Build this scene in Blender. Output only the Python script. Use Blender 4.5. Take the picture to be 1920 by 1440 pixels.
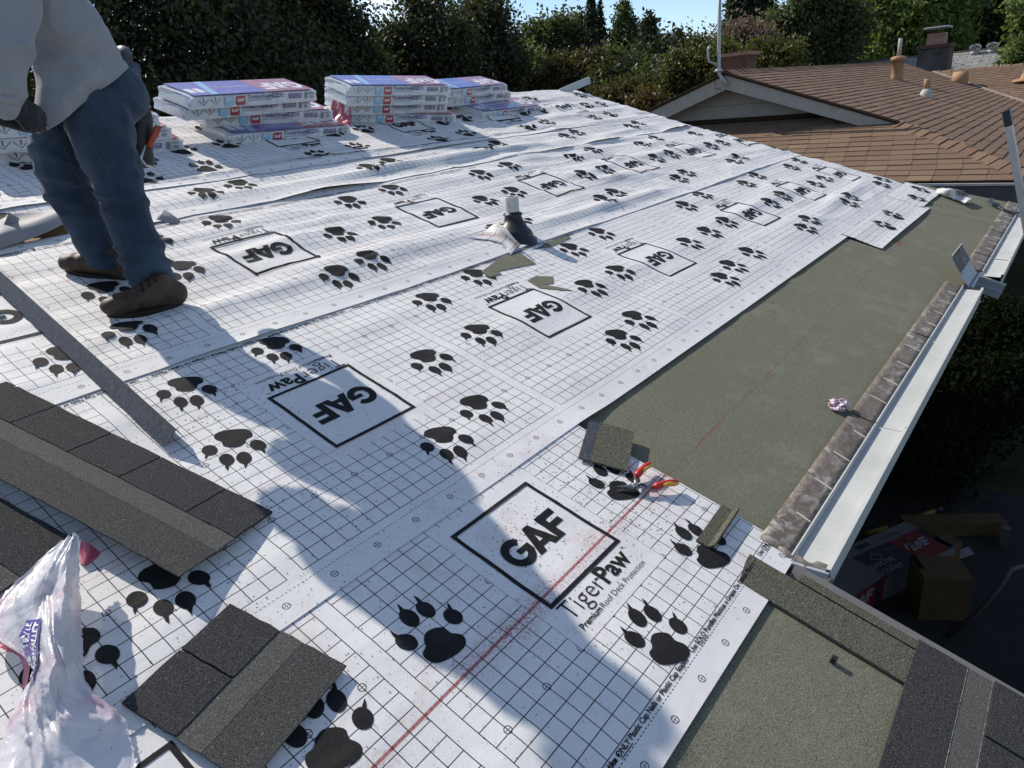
import bpy, bmesh, math, random
import numpy as np
from mathutils import Vector, Matrix, noise as mnoise
for o in list(bpy.data.objects): bpy.data.objects.remove(o)
S = bpy.context.scene
COL = S.collection
RAD = math.radians
rng = np.random.default_rng(7)
random.seed(7)

# ------------------------------------------------------------------ camera
ZC = 4.0                                   # eye height above the ground
FPX = 1322.978                             # focal length in pixels of a 1920 wide frame
ROT = ((0.60968, -0.78794, -0.08643), (-0.33797, -0.15975, -0.92750), (0.71700, 0.59468, -0.36378))
cd = bpy.data.cameras.new('camera'); cam = bpy.data.objects.new('camera', cd); COL.objects.link(cam)
cd.sensor_width = 36.0; cd.lens = FPX / 1920 * 36; cd.clip_start = 0.05; cd.clip_end = 2000
mr = Matrix(((ROT[0][0], -ROT[1][0], -ROT[2][0]), (ROT[0][1], -ROT[1][1], -ROT[2][1]), (ROT[0][2], -ROT[1][2], -ROT[2][2])))
cam.matrix_world = Matrix.Translation((0, 0, ZC)) @ mr.to_4x4()
S.camera = cam
# ------------------------------------------------------------------ sky and sun
SUNV = Vector((0.03, 0.746, 0.665)).normalized()
elev = math.asin(SUNV.z); azim = math.atan2(SUNV.x, SUNV.y)
w = bpy.data.worlds.new('World'); S.world = w; w.use_nodes = True
nt = w.node_tree; nt.nodes.clear()
out = nt.nodes.new('ShaderNodeOutputWorld'); bg = nt.nodes.new('ShaderNodeBackground')
sky = nt.nodes.new('ShaderNodeTexSky'); sky.sky_type = 'NISHITA'; sky.sun_disc = False
sky.sun_elevation = elev; sky.sun_rotation = azim; sky.air_density = 0.8; sky.dust_density = 0.05; sky.ozone_density = 2.2
bg.inputs['Strength'].default_value = 0.14
tc = nt.nodes.new('ShaderNodeTexCoord'); mp = nt.nodes.new('ShaderNodeMapping'); mp.inputs['Scale'].default_value = (1, 1, 3.2)
nz = nt.nodes.new('ShaderNodeTexNoise'); nz.inputs['Scale'].default_value = 3.1; nz.inputs['Detail'].default_value = 7; nz.inputs['Roughness'].default_value = 0.55
cr = nt.nodes.new('ShaderNodeValToRGB'); cr.color_ramp.elements[0].position = 0.52; cr.color_ramp.elements[1].position = 0.72
mx = nt.nodes.new('ShaderNodeMixRGB'); mx.inputs[2].default_value = (9.5, 9.8, 10.2, 1)
L = nt.links.new
L(tc.outputs['Generated'], mp.inputs['Vector']); L(mp.outputs['Vector'], nz.inputs['Vector']); L(nz.outputs['Fac'], cr.inputs['Fac'])
L(cr.outputs['Color'], mx.inputs['Fac']); L(sky.outputs['Color'], mx.inputs[1]); L(mx.outputs['Color'], bg.inputs['Color']); L(bg.outputs['Background'], out.inputs['Surface'])
sl = bpy.data.lights.new('sun', 'SUN'); sl.energy = 5.0; sl.angle = RAD(0.53); sl.color = (1.0, 0.925, 0.81)
sun = bpy.data.objects.new('sun', sl); COL.objects.link(sun); sun.location = (0, 30, 40)
sun.rotation_euler = (-SUNV).to_track_quat('-Z', 'Y').to_euler()
S.view_settings.view_transform = 'Standard'; S.view_settings.look = 'None'; S.view_settings.gamma = 1
S.view_settings.exposure = 0.10; S.view_settings.use_curve_mapping = False
S.render.engine = 'CYCLES'
S.cycles.max_bounces = 6; S.cycles.diffuse_bounces = 3; S.cycles.glossy_bounces = 2; S.cycles.transmission_bounces = 3; S.cycles.transparent_max_bounces = 4

# ------------------------------------------------------------------ roof frame: u along the eave, v up the slope, w out of the roof
PIT = RAD(17.6886); CP, SP = math.cos(PIT), math.sin(PIT); HC = 1.573
def RP(u, v, w=0.0): return (u, v * CP - w * SP, v * SP + w * CP - HC + ZC)
def RPn(u, v, w):
    u, v, w = np.broadcast_arrays(np.asarray(u, float), np.asarray(v, float), np.asarray(w, float))
    return np.stack([u, v * CP - w * SP, v * SP + w * CP - HC + ZC], -1)
RM = Matrix(((1, 0, 0), (0, CP, -SP), (0, SP, CP)))
def roofmat(u, v, w=0, rz=0): return Matrix.Translation(RP(u, v, w)) @ (RM @ Matrix.Rotation(rz, 3, 'Z')).to_4x4()
def ray(x, y):
    d = ((x - 960) / FPX, (y - 720) / FPX, 1.0)
    return [sum(ROT[k][i] * d[k] for k in range(3)) for i in range(3)]
def atdist(x, y, dist):       # a point seen in that direction at that horizontal distance, real height
    d = ray(x, y); k = dist / math.hypot(d[0], d[1]); return Vector((d[0] * k, d[1] * k, d[2] * k + ZC))

# ------------------------------------------------------------------ object helpers
def loc_of(p):
    return p.matrix_basis.translation if p is not None else Vector((0, 0, 0))
def wloc(p):
    v = Vector((0, 0, 0))
    while p is not None: v = v + Vector(p.location); p = p.parent
    return v
def mk(name, V, F, mat=None, parent=None, smooth=False, local=False, uvs=None):
    """one mesh object; vertices in world coordinates unless local"""
    V = np.asarray(V, float).reshape(-1, 3)
    if parent is not None and not local: V = V - np.array(wloc(parent))
    me = bpy.data.meshes.new(name)
    if isinstance(F, np.ndarray) and F.ndim == 2:
        n, k = F.shape
        me.vertices.add(len(V)); me.vertices.foreach_set('co', V.astype(np.float32).ravel())
        me.loops.add(n * k); me.loops.foreach_set('vertex_index', F.astype(np.int32).ravel())
        me.polygons.add(n); me.polygons.foreach_set('loop_start', np.arange(0, n * k, k, dtype=np.int32))
        me.polygons.foreach_set('loop_total', np.full(n, k, np.int32)); me.update(calc_edges=True)
    else:
        me.from_pydata([tuple(v) for v in V], [], [tuple(f) for f in F]); me.update()
    if uvs:
        li = np.empty(len(me.loops), np.int32); me.loops.foreach_get('vertex_index', li)
        for un, uv in uvs.items():
            l = me.uv_layers.new(name=un); l.data.foreach_set('uv', np.asarray(uv, np.float32)[li].ravel())
    me.validate()
    if smooth: me.polygons.foreach_set('use_smooth', np.ones(len(me.polygons), bool))
    if mat:
        for m in (mat if isinstance(mat, (list, tuple)) else [mat]): me.materials.append(m)
    o = bpy.data.objects.new(name, me); COL.objects.link(o)
    if parent is not None: o.parent = parent
    return o
def tag(o, label=None, cat=None, group=None, kind=None):
    if label: o['label'] = label
    if cat: o['category'] = cat
    if group: o['group'] = group
    if kind: o['kind'] = kind
    return o
def thing(name, label, cat, loc=(0, 0, 0), group=None):
    o = bpy.data.objects.new(name, None); COL.objects.link(o); o.location = loc; o.empty_display_size = .1
    return tag(o, label, cat, group)
def copy_tree(o, parent=None):
    c = o.copy(); COL.objects.link(c); c.parent = parent
    for ch in list(o.children): copy_tree(ch, c)
    return c
class MB:
    """collects shapes into one mesh"""
    def __init__(s): s.V = []; s.F = []
    def add(s, V, F):
        b = len(s.V); s.V += [tuple(v) for v in V]; s.F += [tuple(i + b for i in f) for f in F]; return s
    def box(s, c, d, m=None):
        x, y, z = c; a, b, e = d[0] / 2, d[1] / 2, d[2] / 2
        V = [Vector((x + i * a, y + j * b, z + k * e)) for k in (-1, 1) for j in (-1, 1) for i in (-1, 1)]
        if m is not None: V = [m @ v for v in V]
        return s.add(V, [(0, 2, 3, 1), (4, 5, 7, 6), (0, 1, 5, 4), (2, 6, 7, 3), (0, 4, 6, 2), (1, 3, 7, 5)])
    def tube(s, pts, rad, n=10, cap=True, sq=None):
        pts = [Vector(p) for p in pts]; rad = rad if hasattr(rad, '__len__') else [rad] * len(pts)
        V = []; F = []; up = None
        for i, p in enumerate(pts):
            t = (pts[min(i + 1, len(pts) - 1)] - pts[max(i - 1, 0)]).normalized()
            if up is None: up = Vector((0, 0, 1)) if abs(t.z) < .9 else Vector((1, 0, 0))
            a = t.cross(up).normalized(); b = a.cross(t).normalized(); up = b
            for k in range(n):
                an = 2 * math.pi * k / n; V.append(p + (a * math.cos(an) + b * math.sin(an) * (sq or 1)) * rad[i])
        for i in range(len(pts) - 1):
            for k in range(n): F.append((i * n + k, i * n + (k + 1) % n, (i + 1) * n + (k + 1) % n, (i + 1) * n + k))
        if cap: F.append(tuple(range(n))[::-1]); F.append(tuple((len(pts) - 1) * n + k for k in range(n)))
        return s.add(V, F)
    def prism(s, poly, z0, z1, m=None):
        n = len(poly); V = [Vector((x, y, z)) for z in (z0, z1) for x, y in poly]
        if m is not None: V = [m @ v for v in V]
        return s.add(V, [tuple(range(n))[::-1], tuple(range(n, 2 * n))] + [(i, (i + 1) % n, n + (i + 1) % n, n + i) for i in range(n)])
    def lathe(s, prof, n=16, m=None):
        V = []; F = []
        for r, z in prof:
            for k in range(n):
                a = 2 * math.pi * k / n; V.append(Vector((r * math.cos(a), r * math.sin(a), z)))
        if m is not None: V = [m @ v for v in V]
        for i in range(len(prof) - 1):
            for k in range(n): F.append((i * n + k, i * n + (k + 1) % n, (i + 1) * n + (k + 1) % n, (i + 1) * n + k))
        F.append(tuple(range(n))[::-1]); F.append(tuple((len(prof) - 1) * n + k for k in range(n)))
        return s.add(V, F)
    def build(s, name, mat, parent=None, smooth=False, local=False): return mk(name, s.V, s.F, mat, parent, smooth, local)
def bevel(o, wd=.004, seg=2, ang=40):
    m = o.modifiers.new('bevel', 'BEVEL'); m.width = wd; m.segments = seg; m.limit_method = 'ANGLE'; m.angle_limit = RAD(ang); return o

# ------------------------------------------------------------------ smooth numpy noise
_tab = rng.random((256, 256))
def vnoise(x, y):
    x = np.asarray(x, float); y = np.asarray(y, float)
    xi = np.floor(x).astype(int); yi = np.floor(y).astype(int); fx = x - xi; fy = y - yi
    fx = fx * fx * fx * (fx * (fx * 6 - 15) + 10); fy = fy * fy * fy * (fy * (fy * 6 - 15) + 10)
    a = _tab[xi & 255, yi & 255]; b = _tab[(xi + 1) & 255, yi & 255]; c = _tab[xi & 255, (yi + 1) & 255]; d = _tab[(xi + 1) & 255, (yi + 1) & 255]
    return (a * (1 - fx) + b * fx) * (1 - fy) + (c * (1 - fx) + d * fx) * fy
def fbm(x, y, o=3):
    r = 0; a = 1; t = 0
    for k in range(o): r = r + a * vnoise(x * 2 ** k + 17 * k, y * 2 ** k + 31 * k); t += a; a *= .5
    return r / t

# ------------------------------------------------------------------ node helpers
class X:
    """math on sockets"""
    def __init__(s, nt, k): s.nt = nt; s.k = k
    def _m(s, op, *a):
        n = s.nt.nodes.new('ShaderNodeMath'); n.operation = op
        for i, q in enumerate((s,) + a):
            if isinstance(q, X): s.nt.links.new(q.k, n.inputs[i])
            else: n.inputs[i].default_value = q
        return X(s.nt, n.outputs[0])
    def __add__(s, o): return s._m('ADD', o)
    def __sub__(s, o): return s._m('SUBTRACT', o)
    def __mul__(s, o): return s._m('MULTIPLY', o)
    def __truediv__(s, o): return s._m('DIVIDE', o)
    def floor(s): return s._m('FLOOR')
    def frac(s): return s._m('FRACT')
    def abs(s): return s._m('ABSOLUTE')
    def sqrt(s): return s._m('SQRT')
    def lt(s, o): return s._m('LESS_THAN', o)
    def gt(s, o): return s._m('GREATER_THAN', o)
    def mn(s, o): return s._m('MINIMUM', o)
    def mx(s, o): return s._m('MAXIMUM', o)
    def pw(s, o): return s._m('POWER', o)
    def inv(s): return (s * -1.0) + 1.0
    def clamp(s):
        r = s._m('ADD', 0.0); r.k.node.use_clamp = True; return r
def newmat(name, rough=.6, spec=.5, col=(.5, .5, .5), metal=0):
    m = bpy.data.materials.new(name); m.use_nodes = True; nt = m.node_tree
    b = nt.nodes['Principled BSDF']; b.inputs['Roughness'].default_value = rough; b.inputs['Base Color'].default_value = (*col, 1)
    b.inputs['Specular IOR Level'].default_value = spec; b.inputs['Metallic'].default_value = metal
    return m, nt, b
def noise_node(nt, scale, detail=3, rough=.5, coord='Object', scl=None, dist=0):
    tc = nt.nodes.new('ShaderNodeTexCoord'); n = nt.nodes.new('ShaderNodeTexNoise')
    n.inputs['Scale'].default_value = scale; n.inputs['Detail'].default_value = detail; n.inputs['Roughness'].default_value = rough; n.inputs['Distortion'].default_value = dist
    if coord.startswith('uv:'):
        u = nt.nodes.new('ShaderNodeUVMap'); u.uv_map = coord[3:]; src = u.outputs[0]
    else: src = tc.outputs[coord]
    if scl:
        mp = nt.nodes.new('ShaderNodeMapping'); mp.inputs['Scale'].default_value = scl; nt.links.new(src, mp.inputs[0]); src = mp.outputs[0]
    nt.links.new(src, n.inputs['Vector']); return X(nt, n.outputs['Fac'])
def ramp(nt, fac, stops):
    r = nt.nodes.new('ShaderNodeValToRGB'); nt.links.new(fac.k, r.inputs[0]); e = r.color_ramp.elements
    while len(e) < len(stops): e.new(.5)
    for q, (p, c) in zip(e, stops): q.position = p; q.color = (*c, 1) if len(c) == 3 else c
    return r.outputs[0]
def gray(nt, fac, a, b): return X(nt, ramp(nt, fac, [(a, (0, 0, 0)), (b, (1, 1, 1))]))
def mix(nt, fac, a, b):
    n = nt.nodes.new('ShaderNodeMixRGB')
    for i, q in enumerate((fac, a, b)):
        if isinstance(q, X): nt.links.new(q.k, n.inputs[i])
        elif isinstance(q, bpy.types.NodeSocket): nt.links.new(q, n.inputs[i])
        elif i == 0: n.inputs[0].default_value = q
        else: n.inputs[i].default_value = (*q, 1)
    return n.outputs[0]
def bump(nt, b, h, strength=.3, dist=.01):
    n = nt.nodes.new('ShaderNodeBump'); n.inputs['Strength'].default_value = strength; n.inputs['Distance'].default_value = dist
    nt.links.new(h.k, n.inputs['Height']); nt.links.new(n.outputs[0], b.inputs['Normal'])
def setcol(nt, b, sock): nt.links.new(sock, b.inputs['Base Color'])
def plain(name, col, rough=.6, spec=.4, var=.12, scale=20, metal=0, bmp=0, coord='Object'):
    m, nt, b = newmat(name, rough, spec, col, metal)
    n = noise_node(nt, scale, 4, .6, coord)
    setcol(nt, b, ramp(nt, n, [(.3, tuple(c * (1 - var) for c in col)), (.7, tuple(min(1, c * (1 + var)) for c in col))]))
    if bmp: bump(nt, b, n, bmp, .01)
    return m
def granule(name, cols, scale=420, rough=.95, bmp=.35, patch=None, spec=.15):
    """mineral granules: fine grains of several tones"""
    m, nt, b = newmat(name, rough, spec)
    n = noise_node(nt, scale, 2, .7); c = ramp(nt, n, [(.36, cols[0]), (.5, cols[1]), (.64, cols[2])])
    n2 = noise_node(nt, 2.2, 4, .6)
    c = mix(nt, gray(nt, n2, .35, .7) * .35, c, cols[3] if len(cols) > 3 else cols[1])
    sp = noise_node(nt, scale * .6, 1, .5); c = mix(nt, gray(nt, sp, .70, .76) * .6, c, tuple(min(1, q * 2.6) for q in cols[2]))
    setcol(nt, b, c); bump(nt, b, n, bmp, .003); return m
# ================================================================== materials of the roof
PER = 1.224; CELL = PER / 24; TW = 1.27; CT = 0.0498
def membrane_material():
    m, nt, b = newmat('membrane_print', .62, .28)
    def uv(nm):
        n = nt.nodes.new('ShaderNodeUVMap'); n.uv_map = nm; q = nt.nodes.new('ShaderNodeSeparateXYZ'); nt.links.new(n.outputs[0], q.inputs[0])
        return X(nt, q.outputs[0]), X(nt, q.outputs[1])
    s, t = uv('print'); u, v = uv('roof')
    ds = s - ((s / PER) + .5).floor() * PER
    lw = .00135
    vl = (((ds / CELL).frac() - .5).abs() * CELL).lt(lw)
    tt = (t - .105) / CT
    hl = ((tt.frac() - .5).abs() * -1.0 + .5).lt(lw / CT)
    ing = t.gt(.105 - lw) * t.lt(.105 + 21 * CT + lw)
    box = (ds.abs().lt(4.5 * CELL) * t.gt(.305) * t.lt(.854)).inv()
    colm = ds.abs().gt(11.5 * CELL + lw).inv()
    grid = (vl.mx(hl * colm)) * ing * box
    rows = None
    for r in (.036, .311, .622, .945, 1.216):
        q = (t - r).abs(); rows = q if rows is None else rows.mn(q)
    c3 = CELL * 3
    sx = (((s / c3).frac() - .5).abs() * c3)
    rr = (sx * sx + rows * rows).sqrt()
    ring = (rr - .0095).abs().lt(.00125)
    cross = rr.lt(.0095) * (sx.lt(.0009).mx(rows.lt(.0009)))
    mark = ring.mx(cross) * box
    d1 = (t - .0775).abs().lt(.0013).mx((t - 1.182).abs().lt(.0011)) * (s / .0127).frac().lt(.56)
    ink = grid.mx(mark).mx(d1)
    # paper: off-white felted film with faint mottling
    n1 = noise_node(nt, 1.7, 4, .6, 'uv:roof'); n2 = noise_node(nt, 260, 2, .6, 'uv:roof'); n3 = noise_node(nt, 9, 5, .65, 'uv:roof')
    base = ramp(nt, n1, [(.3, (.660, .652, .645)), (.7, (.725, .715, .705))])
    base = mix(nt, gray(nt, n3, .54, .76) * .38, base, (.46, .43, .40))
    scuff = gray(nt, noise_node(nt, 2.6, 6, .75, 'uv:roof', (1, 2.4, 1), 1.4), .58, .70); base = mix(nt, scuff * gray(nt, n2, .35, .6) * .35, base, (.33, .315, .30))
    # reddish trodden clay / chalk dust, stronger near the chalk lines
    dust = gray(nt, noise_node(nt, 5.2, 5, .7, 'uv:roof', dist=.6), .52, .80)
    fine = gray(nt, noise_node(nt, 120, 3, .7, 'uv:roof'), .42, .66)
    near = ((v - 1.1).abs() * -1.2 + 1.0).clamp()
    base = mix(nt, dust * (fine * .8 + .2) * (near * .62 + .16), base, (.50, .20, .17))
    wob = noise_node(nt, 3.1, 2, .6, 'uv:roof'); on = gray(nt, wob, .16, .32); hal = fine * gray(nt, wob, .36, .58)
    for v0, st, wd in ((1.018, 1.0, .0032), (1.868, .38, .0016), (3.055, .32, .0018), (4.40, .35, .003), (5.05, .2, .003)):
        dv = (v - (u * .0165 + v0)).abs()
        core = (dv / wd * -1.0 + 1.9).clamp() * on
        halo = (dv / (wd * 19) * -1.0 + 1.0).clamp() * hal
        base = mix(nt, (core * (fine * .25 + .75)).mx(halo) * st, base, (.25, .013, .014))
    # loose dark mineral grains
    vo = nt.nodes.new('ShaderNodeTexVoronoi'); vo.inputs['Scale'].default_value = 58; um = nt.nodes.new('ShaderNodeUVMap'); um.uv_map = 'roof'; nt.links.new(um.outputs[0], vo.inputs['Vector'])
    dens = gray(nt, noise_node(nt, 1.35, 3, .6, 'uv:roof'), .36, .66)
    spk = X(nt, vo.outputs['Distance']).lt(dens * .15 + .04)
    base = mix(nt, spk * .85, base, (.035, .033, .034))
    inkc = ramp(nt, n3, [(.3, (.012, .012, .014)), (.75, (.028, .027, .028))])
    setcol(nt, b, mix(nt, ink * .97, base, inkc))
    hb = noise_node(nt, 420, 2, .6, 'uv:roof') + noise_node(nt, 26, 3, .55, 'uv:roof') * 2.2
    bump(nt, b, hb, .28, .0022)
    return m
M_MEM = membrane_material()
def ink_material():
    m, nt, b = newmat('black_ink', .75, .12)
    n = noise_node(nt, 14, 5, .65); c = ramp(nt, n, [(.3, (.011, .011, .013)), (.75, (.026, .025, .025))])
    g = gray(nt, noise_node(nt, 190, 2, .6), .62, .72)
    setcol(nt, b, mix(nt, g * .10, c, (.30, .29, .28))); bump(nt, b, noise_node(nt, 420, 2, .6), .25, .002); return m
M_INK = ink_material()
M_UNDER = plain('grey_film_back', (.27, .27, .275), .6, .3, .1, 8)
def olive_material():
    m, nt, b = newmat('olive_mineral_felt', .92, .18)
    n = noise_node(nt, 300, 3, .85); c = ramp(nt, n, [(.36, (.056, .058, .038)), (.5, (.145, .145, .103)), (.63, (.29, .285, .222))])
    c = mix(nt, gray(nt, noise_node(nt, 1.3, 5, .6), .35, .7) * .4, c, (.13, .135, .085))
    c = mix(nt, gray(nt, noise_node(nt, 3.5, 6, .75), .54, .72) * .5, c, (.25, .235, .20)); c = mix(nt, gray(nt, noise_node(nt, 11, 5, .75, 'Object', None, 1.5), .62, .72) * .45, c, (.085, .082, .062))
    tc = nt.nodes.new('ShaderNodeTexCoord')
    um = nt.nodes.new('ShaderNodeUVMap'); um.uv_map = 'roof'; q = nt.nodes.new('ShaderNodeSeparateXYZ'); nt.links.new(um.outputs[0], q.inputs[0])
    u, v = X(nt, q.outputs[0]), X(nt, q.outputs[1]); dv = (v - (u * .0165 + 1.018)).abs(); du = (u - 6.15).abs()
    on = gray(nt, noise_node(nt, 6, 4, .7), .34, .62)
    core = (dv / .0045 * -1.0 + 1.3).clamp() * on * .55
    blot = (((dv * dv * 1.2 + du * du).sqrt()) / .13 * -1.0 + 1.0).clamp() * gray(nt, noise_node(nt, 40, 3, .6), .4, .6) * .9
    setcol(nt, b, mix(nt, core.mx(blot), c, (.20, .045, .03))); bump(nt, b, n + noise_node(nt, 5, 4, .6) * 4.0, .5, .004); return m
M_OLIVE = olive_material()
M_CHAR = granule('charcoal_granules', ((.011, .011, .0115), (.033, .033, .0345), (.088, .088, .090), (.043, .043, .045)), 330)
M_CHARP = granule('plain_half_granules', ((.020, .020, .020), (.050, .050, .049), (.11, .11, .105), (.058, .057, .053)), 340)
M_CHARB = granule('nail_band_granules', ((.036, .036, .033), (.080, .079, .072), (.15, .148, .136), (.088, .086, .076)), 340)
M_STARTER = granule('starter_granules', ((.030, .030, .022), (.085, .083, .063), (.17, .165, .13), (.09, .09, .065)), 230)
M_BLACK = plain('black_asphalt', (.012, .012, .013), .6, .4, .2, 40)
M_PLY = plain('plywood', (.34, .19, .09), .75, .3, .25, 6)
M_WHITE = plain('white_paint', (.70, .71, .71), .45, .4, .06, 5)
M_WALL = plain('beige_stucco', (.42, .39, .34), .9, .2, .1, 30, bmp=.2)
M_FASCIA = plain('grey_fascia', (.20, .19, .18), .6, .3, .1, 8)

# ================================================================== the house being roofed
house = thing('house', 'house whose roof is being covered with white printed membrane', 'house', (3, 5, 0))
def slab(name, poly, w0, w1, mat, parent=None):
    b = MB(); n = len(poly); V = [RP(u, v, q) for q in (w0, w1) for u, v in poly]
    b.add(V, [tuple(range(n))[::-1], tuple(range(n, 2 * n))] + [(i, (i + 1) % n, n + (i + 1) % n, n + i) for i in range(n)])
    return b.build(name, mat, parent)
RAKE = [(8.02, 5.58), (8.02, 3.3), (8.30, 2.4), (8.95, 1.05), (9.3, .57)]
slab('roof_deck', [(-4, 5.58)] + RAKE + [(1.91, .57), (1.91, -1.7), (-4, -1.7)], -.15, -.022, M_PLY, house)
yr, zr = RP(0, 5.58, -.022)[1:]
MB().add([(-4, yr, zr), (8.0, yr, zr), (8.0, yr + 5.2, zr - 1.66), (-4, yr + 5.2, zr - 1.66), (-4, yr, zr - .15), (8.0, yr, zr - .15), (8.0, yr + 5.2, zr - 1.81), (-4, yr + 5.2, zr - 1.81)],
    [(0, 1, 2, 3), (4, 7, 6, 5), (0, 4, 5, 1), (1, 5, 6, 2), (2, 6, 7, 3), (3, 7, 4, 0)]).build('back_slope', M_CHAR, house)
ye, ze = RP(0, .57, -.15)[1:]
MB().box((4.85, ye + .85, ze / 2 - .02), (6.2, .2, ze - .02)).build('wall', M_WALL, house)
MB().box((8.0 - .45, 5.6, 1.2), (.2, 8.0, 2.4)).build('wall', M_WALL, house)
MB().box((1.3, -.6, 1.15), (.2, 3.2, 2.25)).build('wall', M_WALL, house)
MB().box((5.6, ye - .012, ze + .035), (7.3, .02, .17)).build('fascia', M_FASCIA, house)
f0, f1 = RP(1.922, .55, -.06), RP(1.922, -1.7, -.06)
MB().tube([f0, f1], .075, 4).build('fascia', M_FASCIA, house)

# ================================================================== membrane sheets
RIDGES = [  # v at u0, slope, half width, height, u0, u1
    (4.03, .0, .055, .026, 1.9, 5.3), (3.965, .02, .04, .016, 3.8, 7.6), (2.80, -.012, .05, .024, 3.55, 5.4), (2.93, .0, .045, .010, .9, 3.2), (3.02, -.01, .06, .020, 1.9, 3.0),
    (3.30, .05, .05, .014, 1.7, 2.6), (3.62, .0, .05, .011, 1.2, 2.4), (2.05, .03, .10, .010, 1.9, 4.5), (1.62, .0, .08, .006, .2, 1.9), (2.18, .0, .09, .014, 4.8, 7.2), (1.78, .02, .05, .016, 6.0, 7.9),
    (3.35, .0, .07, .014, 4.6, 7.9), (4.62, .01, .06, .012, 5.4, 7.9), (4.35, .015, .05, .013, 2.0, 5.8), (4.95, -.02, .06, .015, 5.9, 7.9), (5.25, .0, .06, .012, 4.8, 7.9), (2.45, .0, .07, .006, .3, 2.4)]
def sst(a, b, x): q = np.clip((x - a) / (b - a), 0, 1); return q * q * (3 - 2 * q)
def NF(u, v):
    u = np.asarray(u, float); v = np.asarray(v, float)
    amp = .005 + .010 * sst(2.5, 3.0, v) + .008 * sst(4.2, 6.0, u) * sst(1.4, 1.8, v)
    h = amp * fbm(u * .9 + 3, v * 3.4 + 5, 3) + .006 * fbm(u * 2.2 + 40, v * 2.6 + 9, 2) + .0022 * vnoise(u * 7 + 11, v * 11 + 3)
    dg = .010 * sst(2.6, 3.2, v) * np.maximum(0, vnoise(u * 3.1 + v * 5.2, v * 3.0 - u * 1.2) - .45)
    h = h + dg
    a_ = .0022 + .0085 * sst(2.55, 2.9, v) + .006 * sst(4.4, 5.6, u)
    for q, (fu, fv, ph) in enumerate(((1.1, 4.6, 0.), (2.3, 3.9, 13.), (-1.9, 4.4, 29.), (.7, 8.0, 41.))):
        n_ = vnoise(u * fu + v * fv * .35 * (1 if q % 2 else -1) + ph, v * fv + ph * .7); h = h + a_ * np.maximum(0, 1 - np.abs(2 * n_ - 1) * 2.6) ** 1.5 * vnoise(u * .8 + ph, v * 1.1 + ph)
    for v0, sl_, wd, am, u0, u1 in RIDGES:
        win = sst(u0 - .25, u0 + .35, u) * (1 - sst(u1 - .45, u1 + .25, u))
        vc = v0 + sl_ * (u - u0) + .035 * (vnoise(u * .9 + v0 * 7, 3.3) - .5)
        dd = (v - vc) / wd; h = h + am * win * np.exp(-dd * dd) * (.55 + .9 * vnoise(u * 1.4 + v0 * 3, v0))
    # the vent boot holds the film up around it
    r2 = ((u - 3.30) / .22) ** 2 + ((v - 2.80) / .16) ** 2
    return h + .020 * np.exp(-r2)
class Sheet: pass
def make_sheet(label, k, v0, v1, u0, uend, rev, s0, text_edge=None, lift=.014, seed=0, du=.035, vlow=None, droop=True, hole=None, hug=lambda u: 0 * u):
    sh = Sheet(); sh.k = k; sh.v0 = v0; sh.u0 = u0; sh.rev = rev; sh.s0 = s0; sh.v1 = v1
    sh.tv = text_edge; sh.uend = uend
    sh.low = vlow or (lambda u: v0 + .012 * (vnoise(np.asarray(u) * 1.1 + seed, seed + .5) - .5))
    sh.lift = lift; sh.seed = seed
    def W(u, v):
        u = np.asarray(u, float); v = np.asarray(v, float)
        l = lift * (.10 + 2.2 * np.maximum(0, vnoise(u * 1.25 + seed * 7.1, seed * 3.3 + 1) - .52) + .5 * np.maximum(0, vnoise(u * 4.7 + seed, seed + 9) - .6))
        dl = np.maximum(0, v - sh.low(u)); hg = 1 - hug(u) * (1 - sst(0, .22, dl)) * .93
        w_ = NF(u, v) * hg + .0026 * k * (.4 + .6 * hg) + l * np.exp(-np.maximum(0, v - sh.low(u)) / .045)
        if droop: w_ = w_ - .55 * np.maximum(0, u - 8.05 - .25 * (3.3 - np.minimum(v, 3.3)) * (v < 3.3)) ** 2
        return w_
    sh.W = W
    nv = max(4, int((v1 - v0) / .03)); nu = int((max(uend(v0), uend(v1)) - u0) / du)
    q = np.linspace(0, 1, nu + 1); r = np.linspace(0, 1, nv + 1); Q, Rr = np.meshgrid(q, r)
    vt = v0 + Rr * (v1 - v0); U = u0 + (np.vectorize(uend)(vt) - u0) * Q; lo = sh.low(U); V = lo + (v1 - lo) * Rr
    P = RPn(U, V, W(U, V)).reshape(-1, 3)
    idx = np.arange((nu + 1) * (nv + 1)).reshape(nv + 1, nu + 1)
    F = np.stack([idx[:-1, :-1], idx[:-1, 1:], idx[1:, 1:], idx[1:, :-1]], -1).reshape(-1, 4)
    if hole is not None:
        cu = U.reshape(-1)[F].mean(1); cv = V.reshape(-1)[F].mean(1); F = F[~hole(cu, cv)]
    st = sh.inv(U, V) if False else None
    d = -1 if rev else 1
    s_ = (U - s0) * d; t_ = (V - sh.tv) * d
    o = mk('membrane_sheet', P, F, M_MEM, None, True, uvs={'print': np.stack([s_, t_], -1).reshape(-1, 2), 'roof': np.stack([U, V], -1).reshape(-1, 2)})
    tag(o, label, 'roofing membrane', 'white printed membrane sheets on the roof')
    sh.o = o; sh.d = d; sh.inkoff = .0014 if v0 < 2.0 and u0 < 3 else .0034
    def to_w(s, t, off):
        u = s0 + d * np.asarray(s, float); v = sh.tv + d * np.asarray(t, float)
        ue = np.vectorize(uend)(v) - .004; u = np.minimum(u, ue); v = np.maximum(v, sh.low(u) + .002)
        return RPn(u, v, W(u, v) + off)
    sh.to_w = to_w
    sh.inside = lambda s, t, mu=0, mv=0: (u0 + mu < s0 + d * s < uend(min(max(sh.tv + d * t, v0), v1)) - mu) and (v0 + mv < sh.tv + d * t < v1 - mv)
    return sh

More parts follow.
